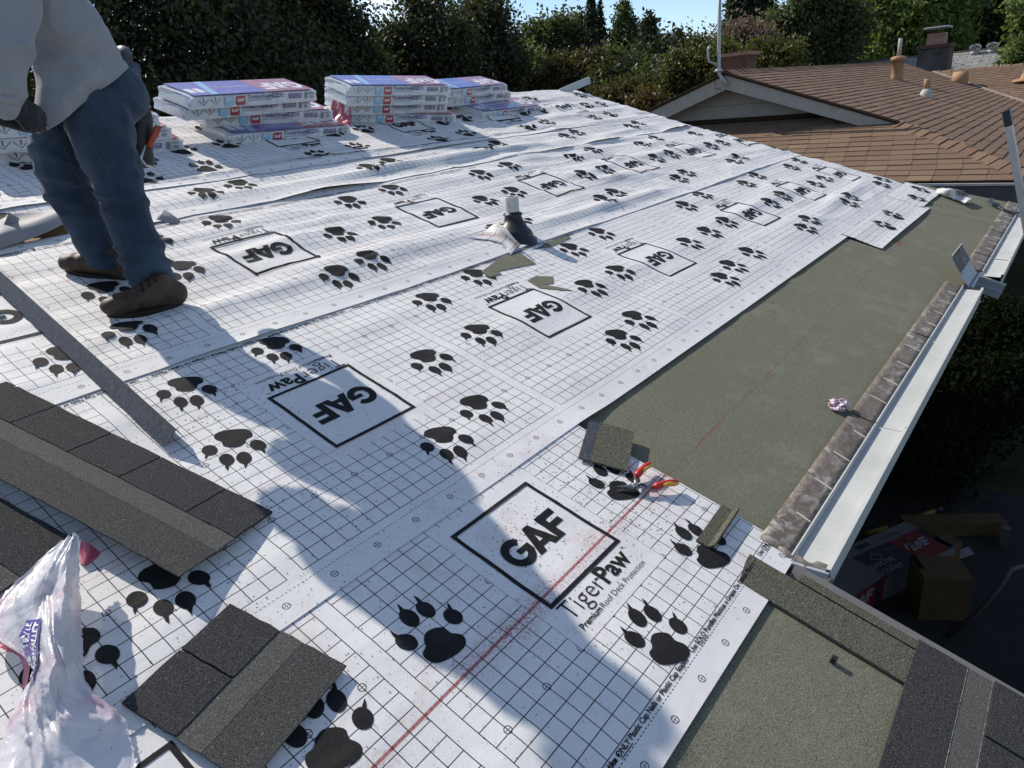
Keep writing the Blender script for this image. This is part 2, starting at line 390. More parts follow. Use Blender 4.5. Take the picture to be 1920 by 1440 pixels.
# ---------- printed motifs (flat ink that follows the film)
PAWS = [[(-4, 44), (10, 48), (25, 42), (39, 31), (49, 15), (44, 3), (40, -9), (48, -25), (49, -41), (38, -53), (23, -58), (5, -54), (-12, -48), (-34, -35), (-53, -20), (-59, -3), (-56, 14), (-48, 25), (-39, 27), (-30, 26), (-20, 31), (-14, 39)],
 [(-31, 131), (-29, 128), (-33, 117), (-25, 107), (-18, 90), (-13, 77), (-16, 62), (-24, 53), (-37, 48), (-52, 54), (-59, 67), (-57, 82), (-50, 96), (-44, 108), (-40, 119)],
 [(55, 158), (56, 153), (50, 143), (55, 134), (55, 123), (45, 113), (45, 101), (42, 88), (35, 80), (23, 80), (10, 90), (7, 102), (12, 118), (23, 132), (40, 147)],
 [(105, 134), (105, 128), (101, 117), (102, 109), (92, 99), (92, 86), (93, 70), (87, 60), (75, 56), (63, 60), (57, 71), (59, 87), (71, 100), (80, 111), (77, 117), (82, 122), (89, 121)],
 [(129, 44), (129, 40), (123, 31), (122, 22), (113, 13), (110, -1), (104, -10), (91, -14), (77, -13), (68, -1), (67, 15), (77, 26), (92, 33), (101, 40), (111, 39), (116, 35)]]
def smooth_poly(p, it=2):
    p = np.asarray(p, float)
    for _ in range(it):
        a = np.roll(p, -1, 0); p = np.stack([.75 * p + .25 * a, .25 * p + .75 * a], 1).reshape(-1, 2)
    return p
PAWP = [smooth_poly(np.array(p) * .001, 1) for p in PAWS]
TOES = [((-37, 78), 31, 22, (.1, 1), (6, 54)), ((32, 108), 33, 21.5, (.45, .9), (24, 51)), ((76, 84), 31, 20.5, (.38, .92), (29, 51)), ((92, 12), 29, 22, (.45, .9), (37, 34))]
def toe_outline(c, a, b, d, claw):
    th = np.linspace(0, 2 * math.pi, 40, endpoint=False); f = math.atan2(d[1], d[0]); r = a * b / np.sqrt((b * np.cos(th - f)) ** 2 + (a * np.sin(th - f)) ** 2)
    r = r * (1 + .10 * np.cos(th - f + math.pi) - .06 * np.cos(2 * (th - f) + .8)); k = math.atan2(claw[1], claw[0]); dd = (th - k + math.pi) % (2 * math.pi) - math.pi
    r = np.maximum(r, math.hypot(*claw) * np.exp(-(np.abs(dd) / .21) ** 1.5)); return np.array(c) * .001 + np.stack([r * np.cos(th), r * np.sin(th)], 1) * .001
def paw_mesh():
    V = []; F = []
    for p, c in [(PAWP[0], PAWP[0].mean(0))] + [(toe_outline(*t), np.array(t[0]) * .001) for t in TOES]:
        n = len(p); b = len(V)
        V.append(c)
        for f in (.35, .7, 1): V += list(c + (p - c) * f)
        F += [(b, b + 1 + i, b + 1 + (i + 1) % n) for i in range(n)]
        for r in range(2): F += [(b + 1 + r * n + i, b + 1 + (r + 1) * n + i, b + 1 + (r + 1) * n + (i + 1) % n) for i in range(n)] + [(b + 1 + r * n + i, b + 1 + (r + 1) * n + (i + 1) % n, b + 1 + r * n + (i + 1) % n) for i in range(n)]
    return np.array(V), F
PAWV, PAWF = paw_mesh()
_txt = {}
def text_mesh(s, bold=0.0, space=1.0):
    """outline letters as a flat mesh, origin at the left end of the baseline, cap height 1"""
    if (s, bold, space) in _txt: return _txt[(s, bold, space)]
    c = bpy.data.curves.new('t', 'FONT'); c.body = s; c.size = 1; c.offset = bold; c.resolution_u = 3; c.space_character = space; c.fill_mode = 'FRONT'
    o = bpy.data.objects.new('t', c); COL.objects.link(o); bpy.context.view_layer.update()
    me = bpy.data.meshes.new_from_object(o.evaluated_get(bpy.context.evaluated_depsgraph_get()))
    V = np.array([v.co[:2] for v in me.vertices]); F = [tuple(p.vertices) for p in me.polygons]
    bpy.data.objects.remove(o); bpy.data.curves.remove(c); bpy.data.meshes.remove(me)
    V[:, 0] -= V[:, 0].min(); V = V / .70
    _txt[(s, bold, space)] = (V, F); return V, F
def cat2(parts):
    V = []; F = []; b = 0
    for v, f in parts: V.append(v); F += [tuple(i + b for i in q) for q in f]; b += len(v)
    return np.concatenate(V), F
def strip2(pts, wd, n=1):
    """a band of constant width along a 2-D polyline"""
    P = []
    for a, c in zip(pts[:-1], pts[1:]):
        for k in range(n): P.append(np.array(a) + (np.array(c) - np.array(a)) * k / n)
    P.append(np.array(pts[-1])); P = np.array(P, float)
    t = np.gradient(P, axis=0); t /= np.linalg.norm(t, axis=1)[:, None]; nn = np.stack([-t[:, 1], t[:, 0]], 1)
    V = np.concatenate([P + nn * wd / 2, P - nn * wd / 2]); k = len(P)
    return V, [(i, i + 1, k + i + 1, k + i) for i in range(k - 1)]
def gaf_letters():
    parts = []
    a = np.radians(np.linspace(42, 342, 26)); ro, ri = .52, .265; c = np.array([.52, .5])
    V = np.concatenate([c + ro * np.stack([np.cos(a), np.sin(a)], 1), c + ri * np.stack([np.cos(a), np.sin(a)], 1)]); n = len(a)
    parts.append((V, [(i, i + 1, n + i + 1, n + i) for i in range(n - 1)]))
    parts.append((np.array([(.50, .40), (1.03, .40), (1.03, .58), (.50, .58)]), [(0, 1, 2, 3)]))
    parts.append((np.array([(.83, .18), (1.03, .30), (1.03, .45), (.79, .45)]), [(0, 1, 2, 3)]))
    x = .93
    parts.append((np.array([(x, 0), (x + .30, 0), (x + .66, 1), (x + .40, 1)]), [(0, 1, 2, 3)]))
    parts.append((np.array([(x + .40, 1), (x + .66, 1), (x + 1.02, 0), (x + .72, 0)]), [(0, 1, 2), (0, 2, 3)]))
    parts.append((np.array([(x + .26, .17), (x + .78, .17), (x + .72, .36), (x + .32, .36)]), [(0, 1, 2, 3)]))
    x = 1.93
    for q in [(0, 0, .28, 1), (.28, .76, .78, 1), (.28, .38, .70, .60)]:
        parts.append((np.array([(x + q[0], q[1]), (x + q[2], q[1]), (x + q[2], q[3]), (x + q[0], q[3])]), [(0, 1, 2, 3)]))
    return cat2(parts)
def refine(V, F, cuts=3):
    bm = bmesh.new(); vs = [bm.verts.new((a, b, 0)) for a, b in V]
    for f in F:
        try: bm.faces.new([vs[i] for i in f])
        except ValueError: pass
    bmesh.ops.subdivide_edges(bm, edges=bm.edges[:], cuts=cuts, use_grid_fill=True); bmesh.ops.triangulate(bm, faces=bm.faces[:])
    bm.verts.index_update(); V = np.array([v.co[:2] for v in bm.verts]); F = [tuple(v.index for v in f.verts) for f in bm.faces]; bm.free(); return V, F
GAFV, GAFF = refine(*gaf_letters())
def fitw(V, x0, x1, y0, y1=None):
    V = V.copy(); k = (x1 - x0) / V[:, 0].max(); V[:, 0] = V[:, 0] * k + x0; V[:, 1] = V[:, 1] * (k if y1 is None else (y1 - y0)) + y0; return V
def ink(sh, name, V, F, off=None):
    off = off if off is not None else sh.inkoff
    return mk(name, sh.to_w(V[:, 0], V[:, 1], off), F, M_INK, sh.o)
SLOTS = [(.395, .56, -.05), (.345, .205, .03), (-.065, .148, 0), (-.475, .575, .28), (-.135, .985, .05), (-.385, .93, .18)]
def print_sheet(sh, kmin, kmax, vis=None, words=True):
    for k in range(kmin, kmax + 1):
        c = k * PER
        for ds, t, ro in SLOTS:
            s = c + ds
            if not sh.inside(s, t + .05, .05, -.06): continue
            u = sh.s0 + sh.d * s; v = sh.tv + sh.d * t
            if vis and not vis(u, v): continue
            ca, sa = math.cos(ro), math.sin(ro)
            ink(sh, 'paw_print', np.stack([s + PAWV[:, 0] * ca - PAWV[:, 1] * sa, t + PAWV[:, 0] * sa + PAWV[:, 1] * ca], 1), PAWF)
        if not sh.inside(c, .62, .16, .12): continue
        h = 3.5 * CELL; b = .007
        ring = cat2([strip2([(c - h - b, .622 - h), (c + h + b, .622 - h)], .0135, 12), strip2([(c + h, .622 - h + b), (c + h, .622 + h - b)], .0135, 12),
                     strip2([(c + h + b, .622 + h), (c - h - b, .622 + h)], .0135, 12), strip2([(c - h, .622 + h - b), (c - h, .622 - h + b)], .0135, 12)])
        ink(sh, 'logo_frame', *ring)
        ink(sh, 'logo_lettering', fitw(GAFV, c - .138, c + .138, .575, .68), GAFF)
        if not words: continue
        a, fa = text_mesh('Tiger', -.012); p, fp = text_mesh('Paw', .028); p2 = p.copy(); p2[:, 0] += a[:, 0].max() + .06; tv, tf = cat2([(a, fa), (p2, fp)])
        ink(sh, 'lettering', fitw(tv, c - .175, c + .150, .374), tf)
        a, fa = text_mesh('Premium', .02); p, fp = text_mesh('Roof Deck Protection', -.006); p2 = p.copy(); p2[:, 0] += a[:, 0].max() + .35; tv, tf = cat2([(a, fa), (p2, fp)])
        ink(sh, 'lettering', fitw(tv, c - .175, c + .165, .336), tf)
        a, fa = text_mesh('TM', .01); ink(sh, 'lettering', fitw(a, c + .155, c + .168, .416), fa)
def edge_words(sh, s_from, s_to):
    a, fa = text_mesh('Use ONLY Plastic Cap Nails or Plastic Cap Staples  •  Use SÓLO Puntillas Plásticas o Grapas De Cabeza Plástica  •  ', .022, .95)
    k = .41 / text_mesh('Use ONLY Plastic Cap Nails or Plastic Cap Staples  •  ', .022, .95)[0][:, 0].max(); ln = a[:, 0].max() * k + .03
    def ul(word, pre):
        x0 = text_mesh(pre, .022, .95)[0][:, 0].max() * k + .007; x1 = text_mesh(pre + word, .022, .95)[0][:, 0].max() * k
        return strip2([(x0, -.0045), (x1, -.0045)], .0022, 3)
    V, F = cat2([(a * k, fa), ul('ONLY', 'Use '), ul('SÓLO', 'Use ONLY Plastic Cap Nails or Plastic Cap Staples  •  Use ')])
    s = s_from
    while s < s_to:
        W_ = V.copy(); W_[:, 0] += s; W_[:, 1] += .087
        ink(sh, 'edge_lettering', W_, F); s += ln
def uc(x): return lambda v: x
def s1end(v): return 2.0
sh1 = make_sheet('white printed membrane along the eave, with upright lettering and a red chalk line', 0, .56, 1.52, -1.6, s1end, False, 1.405, .56, .004, 1, hug=lambda u: 1 + 0 * u)
hole = lambda u, v: ((u - 3.33) / .13) ** 2 + ((v - 2.70) / .12) ** 2 < 1
sh2b = make_sheet('white membrane between the seam and the far rake, upside-down lettering', .4, 1.43, 2.72, 4.55, lambda v: 8.42 - .0 * v, True, 5.46, 2.72, .012, 5, hug=lambda u: 1 + 0 * u)
sh2 = make_sheet('white membrane with upside-down lettering just above the eave sheet', 1, 1.43, 2.70, -2.4, uc(4.63), True, 1.425, 2.70, .005, 2, hug=lambda u: sst(2.0, 2.3, u))
sh3 = make_sheet('white membrane sheet running past the vent pipe and under the work boots', 2, 2.625, 3.90, -3, lambda v: 8.36 - .28 * max(0, v - 2.9), True, 1.96, 3.89, .016, 3, hole=lambda u, v: ((u - 3.37) / .10) ** 2 + ((v - 2.80) / .10) ** 2 < 1)
sh4 = make_sheet('narrow exposed membrane sheet with a long rolled bulge below the shingle bundles', 3, 3.85, 4.45, 1.62, lambda v: 8.06, True, 3.27, 5.12, .026, 4)
sh4b = make_sheet('white membrane at the left edge above the bare wood', 3, 4.12, 4.45, -3, uc(1.70), True, 3.27, 5.12, .02, 8)
sh5 = make_sheet('upper membrane sheet with upright lettering carrying the shingle bundles', 4, 4.27, 5.575, -3, lambda v: 8.05, False, 3.28, 4.27, .012, 6)
print_sheet(sh1, -2, 0); print_sheet(sh2, -3, 2); print_sheet(sh2b, -3, 1); print_sheet(sh3, -6, 2)
print_sheet(sh4, -5, 2, vis=lambda u, v: v < 4.24, words=False); print_sheet(sh4b, 1, 3, vis=lambda u, v: v < 4.24 and u < 1.55, words=False); print_sheet(sh5, -2, 4)
edge_words(sh1, -.445, .62); edge_words(sh1, -1.29, -.46)
edge_words(sh2, -2.3, 1.9); edge_words(sh3, -2.2, 1.5); edge_words(sh5, -2.8, 2.6)
# two offcuts over the olive felt near the far rake
sh1b = make_sheet('short membrane offcut over the olive felt below the far lettering', 0, 1.17, 1.50, 5.79, lambda v: 7.70, False, 7.15, 1.17 - .0, .008, 11, hug=lambda u: 1 + 0 * u)
sh1c = make_sheet('last membrane offcut at the far corner, edge turned up', 1, 1.22, 1.56, 7.62, lambda v: 8.72, True, 8.5, 2.49 - .9, .012, 12, hug=lambda u: 1 + 0 * u)
for sh, L_ in ((sh1b, ((-.25, .13, 0), (-.68, .10, .3))), (sh1c, ((.1, .16, .4), (.55, .22, .1)))):
    for ds, t, ro in L_:
        ca, sa = math.cos(ro), math.sin(ro)
        ink(sh, 'paw_print', np.stack([ds + PAWV[:, 0] * ca - PAWV[:, 1] * sa, t + PAWV[:, 0] * sa + PAWV[:, 1] * ca], 1), PAWF)

# ================================================================== olive mineral felt along the eave
def felt(label, u0, u1, v0, v1, w0, f=lambda u, v: 0 * u, trim=None):
    nu = int((u1 - u0) / .05) + 2; nv = int((v1 - v0) / .05) + 2
    U, V = np.meshgrid(np.linspace(u0, u1, nu), np.linspace(v0, v1, nv))
    if trim: U = u0 + (U - u0) * (np.vectorize(trim)(V) - u0) / (u1 - u0)
    h = w0 + .002 * fbm(U * 3, V * 3, 2) + f(U, V)
    idx = np.arange(nu * nv).reshape(nv, nu); F = np.stack([idx[:-1, :-1], idx[:-1, 1:], idx[1:, 1:], idx[1:, :-1]], -1).reshape(-1, 4)
    return tag(mk('felt_sheet', RPn(U, V, h).reshape(-1, 3), F, M_OLIVE, None, True, uvs={'roof': np.stack([U, V], -1).reshape(-1, 2)}), label, 'roofing felt', 'olive felt sheets along the eave')
felt('olive granule felt between the white sheets and the near gutter', 1.60, 6.155, .572, 1.75, -.010, lambda u, v: .005 * np.exp(-((u - 5.0 + .4 * v) / .05) ** 2) + .004 * np.exp(-((u - 3.9 + .2 * v) / .06) ** 2))
felt('olive granule felt at the far end beside the neighbour gutter', 6.13, 9.25, .572, 1.75, -.014,
     lambda u, v: .012 * np.exp(-((u - 7.75 - .35 * (1.1 - v)) / .10) ** 2) + .008 * np.exp(-((u - 8.1 - .4 * (1.1 - v)) / .08) ** 2), trim=lambda v: 9.28 - .55 * (v - .57))
felt('olive granule felt in the lower right corner under the membrane edge', -1.6, 1.735, -.2, .75, -.010)
def pix(x, y, w=0.0):
    """roof coordinates (u, v) of a place on the roof seen in that direction, w above the deck"""
    d = ray(x, y); n = (0, -SP, CP); c = -HC * CP + w; t = c / (n[1] * d[1] + n[2] * d[2])
    return d[0] * t, d[1] * t * CP + (d[2] * t + HC) * SP
def pixw(x, y, w=0.0): u, v = pix(x, y, w); return RP(u, v, w)
def catmull(P, n):
    """interpolate a control grid (rows, cols, 3) to a finer grid"""
    def one(P, n):
        k = len(P); ts = np.linspace(0, k - 1, n); i = np.minimum(ts.astype(int), k - 2); f = (ts - i).reshape(-1, *([1] * (P.ndim - 1)))
        p0 = P[np.maximum(i - 1, 0)]; p1 = P[i]; p2 = P[i + 1]; p3 = P[np.minimum(i + 2, k - 1)]
        return .5 * (2 * p1 + (p2 - p0) * f + (2 * p0 - 5 * p1 + 4 * p2 - p3) * f ** 2 + (3 * p1 - p0 - 3 * p2 + p3) * f ** 3)
    return np.swapaxes(one(np.swapaxes(one(np.asarray(P, float), n[0]), 0, 1), n[1]), 0, 1)
def gridfaces(a, b):
    i = np.arange(a * b).reshape(a, b); return np.stack([i[:-1, :-1], i[:-1, 1:], i[1:, 1:], i[1:, :-1]], -1).reshape(-1, 4)

# ================================================================== gutters
def flange_material():
    m, nt, b = newmat('stained_flange', .7, .3)
    big = noise_node(nt, 3.4, 4, .6, 'uv:roof', None, .6); a = gray(nt, big, .44, .66)
    edge = gray(nt, noise_node(nt, 13, 5, .65, 'uv:roof', (1.0, 1.5, 1), 1.2), .46, .60)
    c = ramp(nt, noise_node(nt, 6, 4, .6, 'uv:roof'), [(.3, (.088, .070, .056)), (.7, (.150, .122, .100))])
    c = mix(nt, edge * (a * .65 + .12), c, (.44, .42, .39)); fl = gray(nt, noise_node(nt, 70, 3, .6, 'uv:roof'), .52, .64); c = mix(nt, fl * .15, c, (.42, .40, .37))
    setcol(nt, b, c); bump(nt, b, noise_node(nt, 40, 3, .6, 'uv:roof'), .12, .002); return m
def worn_white():
    m, nt, b = newmat('worn_white_metal', .7, .2)
    c = ramp(nt, noise_node(nt, 3, 5, .6), [(.3, (.40, .41, .395)), (.7, (.49, .50, .485))])
    g = gray(nt, noise_node(nt, 38, 4, .75, 'Object', (1, .35, 1)), .64, .72); c = mix(nt, g * .55, c, (.22, .20, .17))
    setcol(nt, b, c); return m
M_FLANGE = flange_material(); M_TROUGH = worn_white(); M_ZINC = plain('blue_grey_metal', (.30, .33, .36), .42, .5, .12, 7)
M_RIB = plain('scraped_rib', (.55, .52, .46), .6, .3, .15, 60)
def extrude(prof, u0, u1, fn, n=2):
    """sweep a (v, w) profile along u; fn maps (u, v, w) to world"""
    us = np.linspace(u0, u1, n); V = [fn(u, v, w) for u in us for v, w in prof]; k = len(prof)
    F = [(i * k + j, (i + 1) * k + j, (i + 1) * k + j + 1, i * k + j + 1) for i in range(n - 1) for j in range(k - 1)]
    return V, F
def solid(o, t=.002, off=0): m = o.modifiers.new('solid', 'SOLIDIFY'); m.thickness = t; m.offset = off; return o
def gutter(label, pieces, troughs, vf0, vf1, fn, drop, width, wdf=.004, lipz=None, ribs=True):
    root = thing('gutter', label, 'gutter', fn(pieces[0][0], vf1, 0))
    for a, b_ in pieces:
        n = max(3, int((b_ - a) / .06)); us = np.linspace(a, b_, n); vs = np.linspace(vf0, vf1, 5)
        U, V = np.meshgrid(us, vs, indexing='ij'); W = wdf + .0010 * (vnoise(U * 5, V * 9) - .5)
        P = np.array([fn(u, v, w_) for u, v, w_ in zip(U.ravel(), V.ravel(), W.ravel())])
        o = mk('flange', P, gridfaces(n, 5), M_FLANGE, root, False, uvs={'roof': np.stack([U, V], -1).reshape(-1, 2)}); solid(o, .003)
        # rolled bright edge
        MB().tube([fn(u, vf1, wdf + .004) for u in us], .0042, 6).build('rolled_edge', M_TROUGH, root)
        if ribs:
            q = a + .22
            while q < b_ - .06:
                MB().tube([fn(q + .004 * random.uniform(-1, 1), vf1 + .008, wdf + .004), fn(q + .012, vf1 + .055 + .04 * random.random(), wdf + .004)], .0028, 5).build('rib', M_RIB, root); q += .235 + .03 * random.random()
    for a, b_ in troughs:
        prof = [(vf1 - .004, wdf - .002), (vf1 - .006, -drop), (vf1 - .006 - width, -drop - .004), (vf1 - .010 - width, -drop + .018), (vf1 - .022 - width, -drop + .018),
                (vf1 - .022 - width, -drop - .006), (vf1 - .014 - width, -drop - .012), (vf1 - .012 - width, -drop - .075), (vf1 - .006, -drop - .078)]
        prof[-2] = (prof[-2][0], -drop - .085); prof[-1] = (prof[-1][0], -drop - .088)
        def ft(u, v, w_): p = fn(u, vf1, 0); return (p[0], p[1] - (vf1 - v), p[2] + w_)
        o = mk('trough', *extrude(prof, a, b_, ft, max(2, int((b_ - a) / .2))), M_TROUGH, root); solid(o, .0025)
    return root
fnA = lambda u, v, w: RP(u, v, w + .004 * math.sin(u * 1.7))
gut = gutter('long white eave gutter with rust-stained roof flange beside the olive felt', [(1.955, 3.065), (3.078, 4.30), (4.315, 5.53)], [(1.94, 3.075), (3.079, 5.52)], .682, .572, fnA, .010, .100)
pe = RP(1.937, .572, 0); MB().box((pe[0], pe[1] - .062, pe[2] - .045), (.012, .115, .085)).build('end_cap', M_ZINC, gut)
# torn, smeared near end of the gutter
V = []; pe = RP(1.95, .572, 0)
for i in range(12):
    for j in range(6):
        v_ = .615 - .0155 * i; V.append((1.965 - .012 * j + .008 * rng.normal() * (j > 1), pe[1] - (.572 - v_) + .004 * rng.normal(), pe[2] + (.012 if v_ > .572 else .002) + (v_ - .572) * .3 * (v_ > .572) - .0035 * j * j + .005 * rng.normal()))
solid(mk('torn_end', V, gridfaces(12, 6), plain('tar_smeared_metal', (.16, .145, .13), .6, .3, .7, 30), gut), .003)
# far gutter run, set lower and further out
fnB = lambda u, v, w: RP(u, v, w - .012)
gut2 = gutter('far white gutter section with square open end near the neighbour eave', [(6.12, 6.62), (6.64, 7.62), (7.64, 8.72), (8.74, 9.28)], [(6.05, 6.62), (6.64, 9.3)], .645, .515, fnB, .010, .115, ribs=True)
MB().box((0, 0, 0), (.012, .32, .105), roofmat(6.02, .50, -.075)).build('end_panel', M_ZINC, gut2)
MB().box((0, 0, 0), (.016, .32, .012), roofmat(6.018, .50, -.018)).build('panel_lip', M_TROUGH, gut2)
MB().box((0, 0, 0), (.006, .32, .006), roofmat(6.011, .50, -.075)).build('panel_seam', M_TROUGH, gut2)
# lifted torn piece between both runs
def fnC(u, v, w):
    t = max(0, v - .52); a = RAD(24 + 40 * t); return RP(u + .10 * max(0, v - .52), .50 + (v - .50) * math.cos(a), .004 + (v - .50) * math.sin(a) + w * math.cos(a))
gut3 = thing('gutter_piece', 'torn gutter piece lifted above the roof edge between both runs', 'gutter', fnC(5.8, .5, 0))
us = np.linspace(5.57, 6.02, 7); vs = np.linspace(.765, .64, 6); U, VV = np.meshgrid(us, vs, indexing='ij')
solid(mk('flange', [fnC(u, v, .0) for u, v in zip(U.ravel(), VV.ravel())], gridfaces(7, 6), M_FLANGE, gut3, False, uvs={'roof': np.stack([U + 3, VV], -1).reshape(-1, 2)}), .003)
MB().tube([fnC(u, .638, .004) for u in us], .005, 6).build('rolled_edge', M_ZINC, gut3)
MB().tube([fnC(u, .766, .002) for u in us], .004, 6).build('upper_edge', M_TROUGH, gut3)
solid(mk('trough', *extrude([(.636, -.002), (.628, -.018), (.535, -.022), (.53, -.002), (.518, -.002), (.512, -.06)], 5.57, 6.0, fnC, 3), M_ZINC, gut3), .003)

# ================================================================== rake strip and shingles already laid in the lower right corner
st = tag(slab('starter_strip', [(1.722, .172), (1.862, .172), (1.862, .70), (1.722, .69)], -.004, .004, M_STARTER), 'brown-olive starter strip along the roof edge beside the gutter end', 'shingle strip')
tag(slab('starter_strip', [(1.872, .172), (1.916, .172), (1.916, .52), (1.872, .52)], -.006, .002, M_STARTER), 'narrow outer starter strip with a dark gap beside it', 'shingle strip')
sc = thing('shingle_course', 'first charcoal shingle course in the bottom right corner', 'shingle', RP(1.5, .1, 0))
slab('headlap', [(.6, .045), (1.918, .045), (1.918, .176), (.6, .168)], -.004, .006, M_CHAR, sc)
slab('nail_band', [(.6, -.022), (1.919, -.022), (1.919, .0445), (.6, .0445)], -.004, .0055, M_CHARB, sc)
for a, b_, hi in ((.6, 1.16, 0), (1.165, 1.47, 1), (1.474, 1.70, 0), (1.705, 1.919, 1)):
    slab('tab', [(a, -.35), (b_, -.35), (b_, -.0225), (a, -.0225)], -.004, .0068 + .003 * hi, M_CHAR, sc)
slab('sealant_line', [(.6, .044), (1.917, .0446), (1.917, .0462), (.6, .0462)], .006, .0066, plain('white_dust_line', (.19, .19, .185), .9, .1, .9, 120), sc)
slab('sealant_line', [(.6, -.0195), (1.917, -.0195), (1.917, -.0178), (.6, -.0178)], .0055, .0061, bpy.data.materials['white_dust_line'], sc)

# ---------- loose shingles, each with tabs, a nail band and a plain half
def shingle(label, u, v, rz, length, tabs, lift=(.004, .02), width=.335, base=.004):
    """origin at a corner; x across (plain side 0 .. tab side width), y along; the plain side may be propped up"""
    root = thing('loose_shingle', label, 'shingle', RP(u, v, 0))
    ca, sa = math.cos(rz), math.sin(rz)
    def W(x, y):
        s = x / width; return base + lift[1] * (1 - s) + lift[0] * s + .010 * math.sin(y * 3.1 + u) * (1 - s)
    def piece(name, x0, x1, y0, y1, t, mat, dw=0):
        nx = max(2, int((x1 - x0) / .03) + 1); ny = max(2, int((y1 - y0) / .05) + 1); T = []; B = []
        for j in range(ny):
            for i in range(nx):
                x = x0 + (x1 - x0) * i / (nx - 1); y = y0 + (y1 - y0) * j / (ny - 1); q = W(x, y) + NF(u, v) * .8 + dw
                e = .0012 * math.sin(x * 90 + y * 70) if i in (0, nx - 1) or j in (0, ny - 1) else 0
                a, c = u + x * ca - y * sa + e, v + x * sa + y * ca + e
                T.append(RP(a, c, q + t)); B.append(RP(a, c, q))
        k = nx * ny; i = np.arange(k).reshape(ny, nx); F = [tuple(f) for f in gridfaces(ny, nx)] + [tuple(f[::-1] + k) for f in gridfaces(ny, nx)]
        rim = list(i[0, :]) + list(i[1:, -1]) + list(i[-1, -2::-1]) + list(i[-2:0:-1, 0]); m = len(rim)
        F += [(rim[a], rim[a] + k, rim[(a + 1) % m] + k, rim[(a + 1) % m]) for a in range(m)]
        return mk(name, T + B, F, mat, root)
    piece('plain_half', 0, width * .36, 0, length, .005, M_CHARP)
    piece('nail_band', width * .36 + .0005, width * .56, 0, length, .0055, M_CHARB)
    ys = tabs or [0, length]
    for a, b_ in zip(ys[:-1], ys[1:]): piece('tab', width * .56 + .0005, width, a + .0025, b_ - .0025, .008, M_CHAR)
    return root
shingle('long charcoal shingle lying across the membrane beside the metal flashing', .58, 1.69, RAD(13.5), 1.09, [0, .17, .42, .62, .86, 1.09], (.006, .05))
shingle('charcoal shingle half hidden under the long one at the left edge', .16, 1.93, RAD(13.5), 1.0, [0, .3, .62, 1.0], (.004, .008))
shingle('short charcoal shingle offcut in the lower left foreground', .72, 1.24, RAD(103), .315, [0, .155, .315], (.004, .006), .345).location.z += 0
sq = thing('shingle_square', 'small brown-grey shingle square beside the snips with a dark edge band', 'shingle', RP(1.9, 1.2, 0))
A, B_, C_, D_ = (1.82, 1.31), (2.05, 1.41), (2.12, 1.25), (1.89, 1.15)
lerp2 = lambda a, b, t: (a[0] + (b[0] - a[0]) * t, a[1] + (b[1] - a[1]) * t)
E1, E2 = lerp2(A, D_, .24), lerp2(B_, C_, .24)
slab('granule_face', [E1, D_, C_, E2], .018, .025, M_STARTER, sq)
slab('sealant_band', [A, E1, E2, B_], .016, .0225, plain('smeared_tar', (.05, .05, .052), .35, .6, .8, 90), sq)
rl = thing('folded_strip', 'narrow folded shingle offcut lying on the membrane edge near the gutter', 'shingle', RP(1.9, .8, 0))
slab('lower_leaf', [(1.775, .787), (2.005, .800), (2.005, .838), (1.775, .826)], .006, .014, M_STARTER, rl)
MB().add([RP(1.775, .787, .014), RP(2.005, .800, .014), RP(2.005, .783, .034), RP(1.775, .770, .034), RP(1.775, .782, .010), RP(2.005, .795, .010), RP(2.005, .778, .030), RP(1.775, .765, .030)],
    [(0, 1, 2, 3), (4, 7, 6, 5), (0, 4, 5, 1), (1, 5, 6, 2), (2, 6, 7, 3), (3, 7, 4, 0)]).build('raised_leaf', M_STARTER, rl)
cu, cv = pix(1563, 1238, 0); tag(slab('granule_chip', [(cu - .008, cv - .006), (cu + .009, cv - .008), (cu + .006, cv + .008), (cu - .009, cv + .007)], -.006, .012, M_BLACK), 'tiny dark chip lying on the olive felt in the lower right', 'chip')

# ================================================================== bent metal flashing
M_FLASH = plain('dark_painted_metal', (.050, .053, .060), .45, .45, .5, 60); M_FLASHE = plain('bare_metal_edge', (.22, .22, .22), .4, .5, .1, 20)
fl = thing('metal_flashing', 'dark bent metal flashing lying up the slope at the left edge', 'flashing', RP(.88, 2.22, 0))
def strip4(a, b_, w=.0016):
    return a
rows = []
for t in np.linspace(0, 1, 9):
    uu = .842 + (.845 - .842) * t * 0 + .055 * t; vv = 2.215 + 1.9 * t; k = .02 + .012 * t
    rows.append([(uu, vv, .003 + k), (uu + .040, vv - .001, .052 + k), (uu + .066, vv - .004, .002 + k)])
def flash_leaf(name, i, j, mat):
    V = [RP(*r[q]) for r in rows for q in (i, j)]; n = len(rows)
    return solid(mk(name, V, [(2 * a, 2 * a + 1, 2 * a + 3, 2 * a + 2) for a in range(n - 1)], mat, fl), .0015)
flash_leaf('face', 0, 1, M_FLASH); flash_leaf('return', 1, 2, M_FLASHE)

# ================================================================== vent pipe
M_PVC = plain('dusty_white_pipe', (.58, .56, .52), .55, .4, .2, 14); M_RUB = plain('black_rubber', (.014, .015, .018), .45, .45, .2, 12)
vp = thing('vent_pipe', 'white plumbing vent pipe rising from a black rubber boot', 'vent pipe', RP(3.37, 2.80, 0))
px, py, pz = RP(3.37, 2.80, 0)
pm = Matrix.Translation((px, py, pz))
MB().lathe([(.043, .0), (.043, .145)], 24, pm).build('black_sleeve', M_RUB, vp, True)
o = MB().lathe([(.042, .12), (.0425, .232), (.037, .234), (.036, .20)], 24, pm).build('pipe', M_PVC, vp, True); bevel(o, .002)
